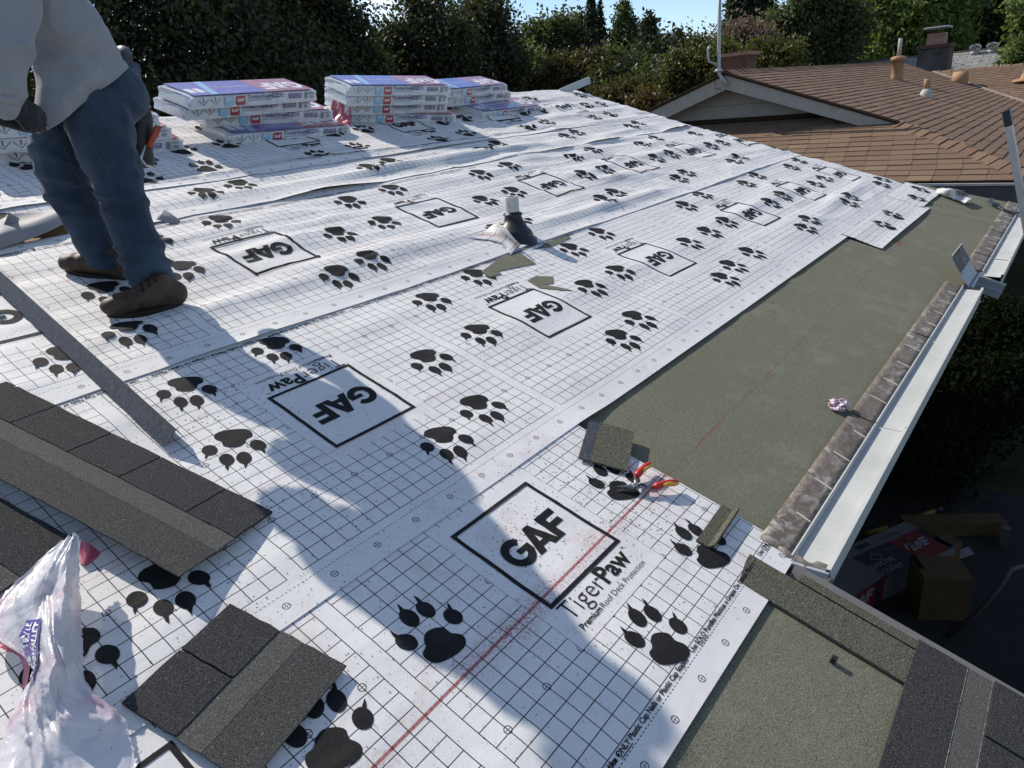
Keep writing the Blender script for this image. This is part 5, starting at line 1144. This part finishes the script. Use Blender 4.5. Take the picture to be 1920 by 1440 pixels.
# middle distance
tree('broadleaf_tree', 'rounded green tree left of the cypress pair, nearest the oaks', 'tree', spot(1010, 48), sb(48, (1000, 100, 38), (1035, 82, 42), (985, 150, 45), (1040, 140, 52), (1015, 60, 18), (1045, 48, 16)), 11000, .26, G_MID, R_(5), .3, .6, 20)
tree('broadleaf_tree', 'rounded green tree just left of the cypress pair', 'tree', spot(1075, 50), sb(50, (1072, 85, 42), (1092, 110, 34), (1060, 140, 52), (1082, 52, 16)), 9000, .26, G_MID, R_(6), .3, .6, 20)
tree('young_tree', 'small pale green tree in front of the dark oaks', 'tree', spot(985, 30), sb(30, (985, 115, 26), (980, 150, 30), (1002, 140, 22), (990, 175, 34)), 4500, .16, G_GREEN, R_(7), .1, .3, 18)
def spire(name, label, x, ytop, ybot, dist, hw, mat, n, leaf, rg, pts=9, tip=.12):
    bl = []
    for i in range(pts):
        t = i / (pts - 1); y = ytop + (ybot - ytop) * t; r = hw * (tip + (1 - tip) * min(1, t * 1.25) ** .75); h = abs(ybot - ytop) / pts / FPX * dist * .9; bl.append(seen(x + rg.normal() * 1.2, y, dist, (r, r, max(r * .5, h))))
    return tree(name, label, 'tree', spot(x, dist), bl, n, leaf, mat, rg, .22, hw * .18, 14, 1.6, .75, limbs=0)
spire('cypress_tree', 'tall narrow cypress, left one of the pair', 1110, -25, 170, 46, .58, G_DARK, 7000, .16, R_(8), 12, .1)
spire('cypress_tree', 'tall narrow cypress, right one of the pair', 1126, 0, 170, 46.5, .52, G_DARK, 6000, .16, R_(9), 12, .1)
spire('conifer_tree', 'broad green conifer right of the cypress pair', 1172, 22, 190, 50, 1.9, G_MID, 9000, .24, R_(10), 9, .25)
spire('conifer_tree', 'pointed dark conifer between the green one and the cloud', 1217, 28, 190, 44, 1.3, G_DARK, 8000, .2, R_(11), 9, .08)
spire('conifer_tree', 'small dark conifer just left of the pointed one', 1205, 50, 190, 45, .9, G_DARK, 4000, .2, R_(12), 8, .1)
tree('broadleaf_tree', 'dark rounded tree below the cloud', 'tree', spot(1255, 40), sb(40, (1258, 88, 24), (1242, 118, 34), (1275, 112, 24), (1200, 145, 42), (1170, 170, 45), (1292, 88, 12), (1310, 84, 10)), 9000, .22, G_DARK, R_(13), .2, .5, 20)
tree('maple_tree', 'rust coloured small tree beyond the ridge end', 'tree', spot(1120, 24), sb(24, (1120, 122, 32), (1095, 142, 28), (1140, 148, 28), (1115, 168, 36)), 7000, .12, G_RUST, R_(14), .09, .24, 18)
tree('maple_tree', 'smaller rust coloured tree left of the metal trim', 'tree', spot(1045, 25), sb(25, (1045, 132, 26), (1030, 160, 26), (1060, 156, 26), (1008, 168, 18)), 5200, .12, G_RUST, R_(15), .08, .24, 18)
tree('shrub', 'dark green shrubs below the pointed conifer', 'shrub', spot(1180, 23), [seen(1180, 150, 24, 1.0), seen(1150, 180, 23, .8), seen(1215, 190, 23, .8), seen(1170, 205, 22, .9)], 7000, .12, G_MID, R_(16), .08, .28, 18, group='shrubs beyond the roof')
tree('shrub', 'low reddish shrub at the foot of the pale chimney', 'shrub', spot(1165, 20), [seen(1160, 188, 20, .5), seen(1185, 200, 20, .45), seen(1140, 185, 20, .4), seen(1215, 208, 19, .4)], 4200, .10, G_RUST, R_(17), .06, .2, 18, group='shrubs beyond the roof')
tree('round_bush', 'big rounded golden green bush left of the service mast', 'bush', spot(1300, 21), sb(21, (1305, 132, 44), (1275, 158, 44), (1338, 122, 38), (1250, 186, 38), (1322, 168, 48), (1236, 206, 26), (1366, 116, 30)), 17000, .085, G_GOLD, R_(18), .1, .2, 18, shell=.75, group='shrubs beyond the roof')
tree('crape_myrtle', 'pink flowering crape myrtle behind the gable peak', 'tree', spot(1390, 30), sb(30, (1375, 100, 32), (1410, 98, 32), (1345, 104, 26), (1435, 104, 24), (1390, 122, 36)), 9000, .13, G_GOLD, R_(19), .1, .26, 18, extra=([seen(1375, 72, 30, .55), seen(1408, 72, 30, .6), seen(1345, 88, 30, .5), seen(1432, 82, 30, .45), seen(1390, 66, 30, .4)], 5000, .22, .085, G_PINK))
tree('shrub', 'golden low shrub behind the ridge of the neighbour roof', 'shrub', spot(1450, 28), [seen(1450, 110, 28, .7), seen(1480, 118, 28, .6), seen(1425, 118, 28, .5)], 4500, .11, G_GOLD, R_(20), .06, .22, 18, group='shrubs beyond the roof')
spire('conifer_tree', 'tall dark conifer behind the crape myrtle, left one', 1392, -35, 110, 55, 1.7, G_DARK, 7000, .28, R_(21), 8, .3)
spire('conifer_tree', 'tall dark conifer behind the crape myrtle, right one', 1425, -30, 110, 56, 1.8, G_DARK, 7000, .28, R_(22), 8, .3)
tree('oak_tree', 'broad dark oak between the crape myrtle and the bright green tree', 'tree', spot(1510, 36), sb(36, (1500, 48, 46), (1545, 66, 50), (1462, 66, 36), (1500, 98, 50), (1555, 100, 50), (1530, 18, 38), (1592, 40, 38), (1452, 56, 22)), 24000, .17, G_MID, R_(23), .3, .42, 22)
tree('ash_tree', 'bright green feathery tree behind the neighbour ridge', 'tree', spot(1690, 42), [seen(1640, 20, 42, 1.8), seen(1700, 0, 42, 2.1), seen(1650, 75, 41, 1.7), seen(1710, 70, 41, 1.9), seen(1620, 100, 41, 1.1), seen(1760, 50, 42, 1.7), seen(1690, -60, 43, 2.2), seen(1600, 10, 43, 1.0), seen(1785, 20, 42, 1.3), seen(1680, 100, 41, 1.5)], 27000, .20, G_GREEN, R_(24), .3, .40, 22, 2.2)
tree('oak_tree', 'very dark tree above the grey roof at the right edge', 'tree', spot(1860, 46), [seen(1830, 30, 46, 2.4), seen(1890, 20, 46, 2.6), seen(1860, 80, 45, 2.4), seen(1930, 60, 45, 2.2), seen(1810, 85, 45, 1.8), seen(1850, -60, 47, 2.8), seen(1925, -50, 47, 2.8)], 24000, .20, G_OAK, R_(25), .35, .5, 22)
tree('shrub', 'sunlit leafy branch tips at the far right edge', 'shrub', spot(1935, 28), [seen(1925, 70, 28, .5), seen(1940, 30, 28, .6), seen(1935, 100, 28, .6)], 2600, .14, G_GREEN, R_(26), .06, .22, 16, group='shrubs beyond the roof')
# shaded shrubs in the side yard
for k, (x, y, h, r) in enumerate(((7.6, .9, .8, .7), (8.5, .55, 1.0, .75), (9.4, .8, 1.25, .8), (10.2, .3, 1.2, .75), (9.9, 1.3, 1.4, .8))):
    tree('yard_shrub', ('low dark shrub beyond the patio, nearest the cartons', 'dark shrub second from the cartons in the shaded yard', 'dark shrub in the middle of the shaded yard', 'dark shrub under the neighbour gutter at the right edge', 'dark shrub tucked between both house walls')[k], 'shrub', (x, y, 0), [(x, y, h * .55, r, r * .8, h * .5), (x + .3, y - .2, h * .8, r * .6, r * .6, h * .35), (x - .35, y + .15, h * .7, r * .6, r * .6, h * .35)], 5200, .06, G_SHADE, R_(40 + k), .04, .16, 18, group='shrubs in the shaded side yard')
# ================================================================== the worker
def aty(x, y, Y): d = ray(x, y); k = Y / d[1]; return Vector((d[0] * k, d[1] * k, d[2] * k + ZC))
def cloth(name, col, rough=.85, weave=300, var=.25, fade=None):
    m, nt, b = newmat(name, rough, .2, col); n = noise_node(nt, weave, 2, .6); n2 = noise_node(nt, 7, 5, .65)
    c = ramp(nt, n2, [(.3, tuple(q * (1 - var) for q in col)), (.7, tuple(q * (1 + var) for q in col))])
    if fade: c = mix(nt, gray(nt, noise_node(nt, 3.2, 3, .55), .46, .68) * .65, c, fade)
    c = mix(nt, gray(nt, n, .4, .62) * .25, c, tuple(q * .6 for q in col)); setcol(nt, b, c)
    b.inputs['Sheen Weight'].default_value = .15; bump(nt, b, n + n2 * 1.5, .35, .004); return m
M_DENIM = cloth('blue_denim', (.024, .040, .070), .85, 420, .4, (.070, .108, .160)); M_HOOD = cloth('grey_fleece', (.30, .31, .33), .95, 260, .12); M_SKIN = plain('skin', (.22, .115, .075), .55, .4, .1, 20)
M_GLOVE = cloth('black_glove', (.022, .023, .026), .7, 200, .3); M_BOOT = plain('brown_leather', (.060, .038, .025), .6, .35, .45, 9, bmp=.25); M_SOLE = plain('dark_sole', (.018, .014, .012), .7, .3, .2, 12); M_LEATH = plain('black_leather', (.020, .019, .020), .5, .4, .3, 10, bmp=.3)
M_THREAD = plain('pale_stitching', (.10, .11, .12), .8, .2, .1, 40); M_LACE = plain('dark_laces', (.02, .018, .016), .7, .2, .2, 30)
man = thing('person', 'worker in a light grey sweatshirt, blue jeans and brown boots bending forward', 'person', RP(1.25, 3.2, 0))
def blob(mb, c, r, n=14):
    c = Vector(c); r = (r, r, r) if not hasattr(r, '__len__') else r; V = []; F = []
    for i in range(n + 1):
        th = math.pi * i / n
        for j in range(n): V.append(c + Vector((r[0] * math.sin(th) * math.cos(2 * math.pi * j / n), r[1] * math.sin(th) * math.sin(2 * math.pi * j / n), r[2] * math.cos(th))))
    for i in range(n):
        for j in range(n): F.append((i * n + j, i * n + (j + 1) % n, (i + 1) * n + (j + 1) % n, (i + 1) * n + j))
    mb.add(V, F)
def chain(mb, pts, rad, n=12):
    mb.tube(pts, rad, n); blob(mb, pts[0], rad[0] * .98, 10); blob(mb, pts[-1], rad[-1] * .98, 10)
def fuse(name, mb, mat, parent, vox=.012, it=8, wrinkle=None, fac=.5, cuts=()):
    me = bpy.data.meshes.new('tmp'); me.from_pydata([tuple(v) for v in mb.V], [], mb.F); o = bpy.data.objects.new('tmp', me); COL.objects.link(o)
    r = o.modifiers.new('r', 'REMESH'); r.mode = 'VOXEL'; r.voxel_size = vox; r.use_smooth_shade = True
    s = o.modifiers.new('s', 'SMOOTH'); s.factor = fac; s.iterations = it
    bpy.context.view_layer.update(); ev = bpy.data.meshes.new_from_object(o.evaluated_get(bpy.context.evaluated_depsgraph_get()))
    V = np.array([v.co[:] for v in ev.vertices]); N = np.array([v.normal[:] for v in ev.vertices]); F = [tuple(p.vertices) for p in ev.polygons]
    bpy.data.objects.remove(o); bpy.data.meshes.remove(me); bpy.data.meshes.remove(ev)
    if wrinkle is not None: V = V + N * np.array([wrinkle(Vector(p)) for p in V])[:, None]
    if cuts:
        bm = bmesh.new(); vs = [bm.verts.new(v) for v in V]; [bm.faces.new([vs[i] for i in f]) for f in F]
        for co, no in cuts: bmesh.ops.bisect_plane(bm, geom=bm.verts[:] + bm.edges[:] + bm.faces[:], plane_co=co, plane_no=no, clear_outer=True)
        bm.verts.index_update(); V = [v.co[:] for v in bm.verts]; F = [tuple(v.index for v in f.verts) for f in bm.faces]; bm.free()
    o = mk(name, V, F, mat, parent, True)
    if cuts: solid(o, .006, -1)
    return o
# --- skin: head, neck, core and forearms as one body
sl_, sr_ = aty(22, -70, 2.90), aty(18, -80, 3.24); nk = aty(-28, -125, 3.05); hd = nk + Vector((-.09, -.01, .15))
el_l = aty(8, 88, 2.84); wr_l = aty(8, 206, 2.87); el_r = aty(-70, 60, 3.20); wr_r = aty(2, 214, 3.0)
b = MB(); chain(b, [aty(150, 120, 3.1), aty(65, 5, 3.07), nk + Vector((.02, 0, -.08))], [.10, .11, .08]); chain(b, [nk, hd], [.055, .06]); blob(b, hd, (.092, .075, .115)); blob(b, hd + Vector((-.05, 0, -.06)), (.055, .055, .06)); blob(b, hd + Vector((-.102, 0, -.02)), (.018, .014, .022))
for sg in (-1, 1): blob(b, hd + Vector((.005, sg * .078, -.01)), (.018, .012, .03), 8)
chain(b, [sl_, el_l, wr_l], [.05, .045, .032]); chain(b, [sr_, el_r, wr_r], [.05, .045, .034])
fuse('body', b, M_SKIN, man, .011, 4)
b = MB(); blob(b, hd + Vector((.015, 0, .02)), (.094, .082, .108)); hair = fuse('hair', b, plain('dark_hair', (.015, .012, .010), .6, .3, .3, 30), man, .012, 3, lambda p: .004 * mnoise.noise(p * 60))
for sg in (-1, 1): mm = MB(); blob(mm, hd + Vector((-.080, sg * .032, .005)), .011, 8); mm.build('eye', M_BLACK, man, True)
MB().tube([hd + Vector((-.092, -.022, -.065)), hd + Vector((-.100, 0, -.067)), hd + Vector((-.092, .022, -.065))], .005, 6).build('mouth', plain('lips', (.20, .07, .06), .5, .4, .1, 20), man, True)
# --- jeans
def ridged(p, f): return max(0, 1 - 2.4 * abs(mnoise.noise(Vector((p.x * f[0], p.y * f[1], p.z * f[2])))))  # sharp crests
def folds(p):
    h = p.z - ZC; lo = max(0, 1 - abs(h + .47) / .16); kn = max(0, 1 - abs(h + .14) / .18); up = max(0, 1 - abs(h - .1) / .2); q = Vector((p.x + .6 * h, p.y, p.z + .5 * p.x))
    return .028 * lo * ridged(q, (5, 5, 17)) ** 1.5 + .022 * kn * ridged(q, (4, 5, 13)) ** 1.5 + .016 * up * ridged(q, (9, 7, 5)) ** 1.5 + .005 * mnoise.noise(p * 6) + .002 * mnoise.noise(p * 20)
nl = [aty(*q) for q in ((182, 190, 3.06), (194, 262, 3.02), (222, 345, 2.975), (250, 440, 2.96), (284, 518, 2.95), (296, 575, 2.945))]
fl_ = [aty(*q) for q in ((150, 200, 3.20), (108, 290, 3.25), (126, 350, 3.27), (158, 413, 3.27), (190, 466, 3.25), (206, 520, 3.24))]
b = MB(); chain(b, nl, [.118, .110, .084, .086, .078, .076]); chain(b, fl_, [.112, .104, .088, .082, .076, .074]); pc = aty(178, 170, 3.13)
blob(b, pc, (.135, .165, .135)); blob(b, pc + Vector((.035, -.085, -.02)), (.115, .10, .12)); blob(b, pc + Vector((.035, .09, -.02)), (.115, .10, .12))
chain(b, [aty(194, 150, 3.12), aty(202, 122, 3.12)], [.128, .122])
RN = Vector((0, -SP, CP)); jeans = fuse('jeans', b, M_DENIM, man, .010, 4, folds, cuts=[(Vector(RP(1.3, 3.1, .078)), -RN), (aty(205, 112, 3.12), Vector((.35, 0, 1)))])
def seam(pts, nm='seam', r=.0022):
    """stitch line laid on the jeans surface"""
    bv = seam.bv; P = []
    for x, y in pts:
        o0 = Vector((0, 0, ZC)) - Vector(jeans.parent.location); d = Vector(ray(x, y)).normalized(); hit = bv.ray_cast(o0, d)
        if hit[0] is not None: P.append(hit[0] + Vector(jeans.parent.location) - d * .002)
    if len(P) > 1: MB().tube(P, r * .5, 5).build(nm, M_THREAD, jeans)
from mathutils.bvhtree import BVHTree
seam.bv = BVHTree.FromPolygons([v.co for v in jeans.data.vertices], [tuple(p.vertices) for p in jeans.data.polygons])
def dense(pts, n=6): return [(a[0] + (c[0] - a[0]) * k / n, a[1] + (c[1] - a[1]) * k / n) for a, c in zip(pts[:-1], pts[1:]) for k in range(n)] + [pts[-1]]
seam(dense([(165, 168), (168, 185), (207, 245), (234, 247)]), 'pocket_stitch'); seam(dense([(167, 170), (200, 178), (236, 182)]), 'pocket_stitch')
seam(dense([(148, 160), (158, 230), (176, 275), (205, 330)])); seam(dense([(104, 232), (125, 290), (150, 345), (180, 365), (196, 430), (232, 520)]), 'seam'); seam(dense([(262, 548), (300, 560), (330, 553)]), 'hem_stitch', .003); seam(dense([(160, 150), (200, 152), (237, 140)]), 'waistband_stitch')
# --- sweatshirt
def sfold(p):
    q = Vector((p.x - .5 * p.z, p.y, p.z + .4 * p.x)); return .016 * ridged(q, (4.5, 3, 6.5)) ** 1.7 + .010 * ridged(q + Vector((3, 1, 0)), (8, 5, 4)) ** 1.5 + .008 * mnoise.noise(p * 4) + .0015 * mnoise.noise(p * 26) - .006
b = MB(); ts = [aty(*q) for q in ((196, 205, 3.10), (172, 150, 3.12), (140, 98, 3.11), (96, 40, 3.09), (44, -25, 3.07), (4, -80, 3.06), (-20, -112, 3.05))]
b.tube(ts, [.165, .172, .176, .182, .188, .180, .11], 24, sq=.74); blob(b, ts[5], (.11, .19, .10)); blob(b, ts[6], (.08, .12, .07))
chain(b, [aty(140, 130, 3.06), aty(108, 230, 3.02)], [.12, .085])
chain(b, [sl_, aty(12, 5, 2.86), el_l, aty(8, 140, 2.85), aty(8, 200, 2.865)], [.085, .082, .078, .066, .050]); chain(b, [sr_, el_r, wr_r.lerp(el_r, .25)], [.085, .078, .05])
ha, hb_ = aty(103, 226, 3.03), aty(236, 112, 3.12); hn = (hb_ - ha).cross(Vector((0, 1, 0))).normalized(); hn = hn if hn.z < 0 else -hn
sp_ = aty(8, 191, 2.865)
hood = fuse('sweatshirt', b, M_HOOD, man, .011, 5, sfold, cuts=[((ha + hb_) / 2, hn)])
MB().tube([aty(8, 176, 2.86), aty(8, 192, 2.866)], [.052, .050], 14).build('cuff', M_HOOD, hood, True)
MB().tube([nk + Vector((.06 * math.cos(a) * 1.35 + .05, .085 * math.sin(a), .02 + .03 * math.cos(a))) for a in np.linspace(0, 2 * math.pi, 15)], .035, 8).build('hood_roll', M_HOOD, hood, True)
# --- belt, pouch and tools
bp = [pc + Vector((.128 * math.cos(a) + .012, .150 * math.sin(a), .075 + .055 * math.cos(a))) for a in np.linspace(0, 2 * math.pi, 25)]
belt = MB().tube(bp, .024, 8, sq=1.3).build('belt', M_LEATH, man, True)
pg = [aty(246, 150, 3.20), aty(262, 220, 3.22), aty(266, 310, 3.22)]
b = MB(); b.tube(pg, [.04, .052, .050], 12, sq=1.0); blob(b, aty(272, 245, 3.22), (.032, .045, .06)); blob(b, aty(268, 295, 3.22), (.038, .045, .045)); chain(b, [aty(236, 130, 3.16), aty(242, 160, 3.2)], [.03, .035])
pouch = fuse('tool_pouch', b, M_LEATH, man, .010, 4, lambda p: .006 * mnoise.noise(p * 14))
MB().tube([aty(299, 238, 3.16), aty(290, 256, 3.16), aty(279, 276, 3.17)], [.010, .011, .008], 8).build('tool_handle', plain('orange_handle', (.40, .07, .03), .5, .4, .1, 20), pouch, True)
MB().tube([aty(294, 236, 3.15), aty(286, 255, 3.15), aty(276, 274, 3.17)], [.008, .009, .007], 8).build('tool_handle', bpy.data.materials['orange_handle'], pouch, True)
MB().tube([aty(272, 272, 3.14), aty(264, 298, 3.14), aty(274, 310, 3.14), aty(290, 314, 3.14)], .005, 6).build('wire_hook', plain('bright_wire', (.5, .5, .5), .3, .5, .1, 20, 1), pouch, True)
# --- boots
def boot(heel, toe, yaw_lift=0.0, ank=None):
    h = Vector(RP(*heel, .014)); t = Vector(RP(*toe, .014)); f = (t - h).normalized(); up = Vector((0, -SP, CP)); s = f.cross(up).normalized(); Lf = (t - h).length; b = MB()
    for q, hw, z, rz_ in ((.09, .038, .052, .052), (.18, .043, .055, .056), (.30, .044, .066, .064), (.43, .045, .062, .060), (.56, .048, .054, .052), (.69, .052, .048, .046), (.81, .051, .044, .042), (.90, .042, .040, .036)):
        c = h + f * Lf * q + up * z; V = []; F = []
        n = 12
        for i in range(n + 1):
            th = math.pi * i / n
            for j in range(n): V.append(c + f * (.045 * math.sin(th) * math.cos(2 * math.pi * j / n)) + s * (hw * math.sin(th) * math.sin(2 * math.pi * j / n)) + up * (rz_ * math.cos(th)))
        for i in range(n):
            for j in range(n): F.append((i * n + j, i * n + (j + 1) % n, (i + 1) * n + (j + 1) % n, (i + 1) * n + j))
        b.add(V, F)
    a = ank if ank is not None else h + f * .09 + up * .2
    chain(b, [h + f * Lf * .20 + up * .06, h + f * Lf * .23 + up * .10, a], [.046, .047, .050]); chain(b, [h + f * Lf * .28 + up * .11, h + f * Lf * .55 + up * .072], [.040, .034])
    o = fuse('boot', b, M_BOOT, man, .0075, 4, lambda p: .0022 * mnoise.noise(p * 30))
    P = []
    for k in range(28):
        a2 = 2 * math.pi * k / 28; x = (.5 + .5 * math.cos(a2)); w_ = (.040 + .012 * math.sin(math.pi * min(1, max(0, (x - .35) / .65)))) * math.sin(a2); P.append((x, w_))
    low = [h + f * Lf * (.02 + .96 * x) + s * w_ * 1.05 for x, w_ in P]
    MB().add([p - up * .010 for p in low] + [p + up * .022 for p in low], [tuple(range(28))[::-1], tuple(range(28, 56))] + [(i, (i + 1) % 28, 28 + (i + 1) % 28, 28 + i) for i in range(28)]).build('sole', M_SOLE, o)
    for k in range(4):
        q = .36 + .085 * k; c = h + f * Lf * q + up * (.142 - .017 * k)
        MB().tube([c + s * .032 - up * .010, c + up * .010, c - s * .032 - up * .010], .005, 6).build('lace', M_LACE, o, True)
    pass
    return o
boot((1.390, 3.028), (1.098, 3.086), ank=aty(296, 540, 2.945)); boot((1.345, 3.325), (1.158, 3.552), ank=aty(206, 498, 3.24))
# --- gloved hands gripping a black utility tool
def hand(w0, c, f, n_, bar, nm):
    """palm at c, fingers along f curling round the bar, n_ palm normal"""
    b = MB(); f = f.normalized(); n_ = n_.normalized(); s = f.cross(n_).normalized(); chain(b, [w0, c - f * .03], [.033, .034]); 
    for k in (-1, 0, 1): chain(b, [c - f * .035 + s * .022 * k, c + f * .03 + s * .022 * k], [.021, .019])
    for k, ln in ((-1.5, .82), (-.5, 1.0), (.5, .96), (1.5, .78)):
        p0 = c + f * .035 + s * .020 * k; p1 = p0 + f * .030 * ln + n_ * .012; p2 = p1 + f * .006 + n_ * .028 * ln; p3 = p2 - f * .020 * ln + n_ * .012; b.tube([p0, p1, p2, p3], [.0125, .012, .0115, .010], 8); [blob(b, q, .0115, 8) for q in (p1, p2, p3)]
    p0 = c - f * .02 - s * .032; p1 = p0 - s * .022 + f * .022 + n_ * .012; p2 = p1 + f * .024 + n_ * .018 + s * .006; b.tube([p0, p1, p2], [.016, .014, .012], 8); blob(b, p1, .0135, 8); blob(b, p2, .0118, 8)
    return fuse(nm, b, M_GLOVE, man, .006, 2, lambda p: .0015 * mnoise.noise(p * 60))
hc = aty(46, 208, 2.88)
hand(wr_l, hc, aty(74, 222, 2.90) - aty(24, 204, 2.87), Vector((.2, .9, -.35)), None, 'glove')
hand(wr_r, aty(28, 222, 2.98), Vector((.7, -.3, -.35)), Vector((.1, -.8, .3)), None, 'glove')
tl = thing('hand_tool', 'black handled utility tool held in the gloved hands', 'tool', hc)
MB().tube([aty(40, 214, 2.92), aty(62, 222, 2.91), aty(84, 236, 2.90)], [.013, .014, .009], 10).build('grip', M_LEATH, tl, True); MB().tube([aty(84, 236, 2.90), aty(94, 243, 2.895)], [.008, .003], 8).build('tip', M_STEEL, tl, True)
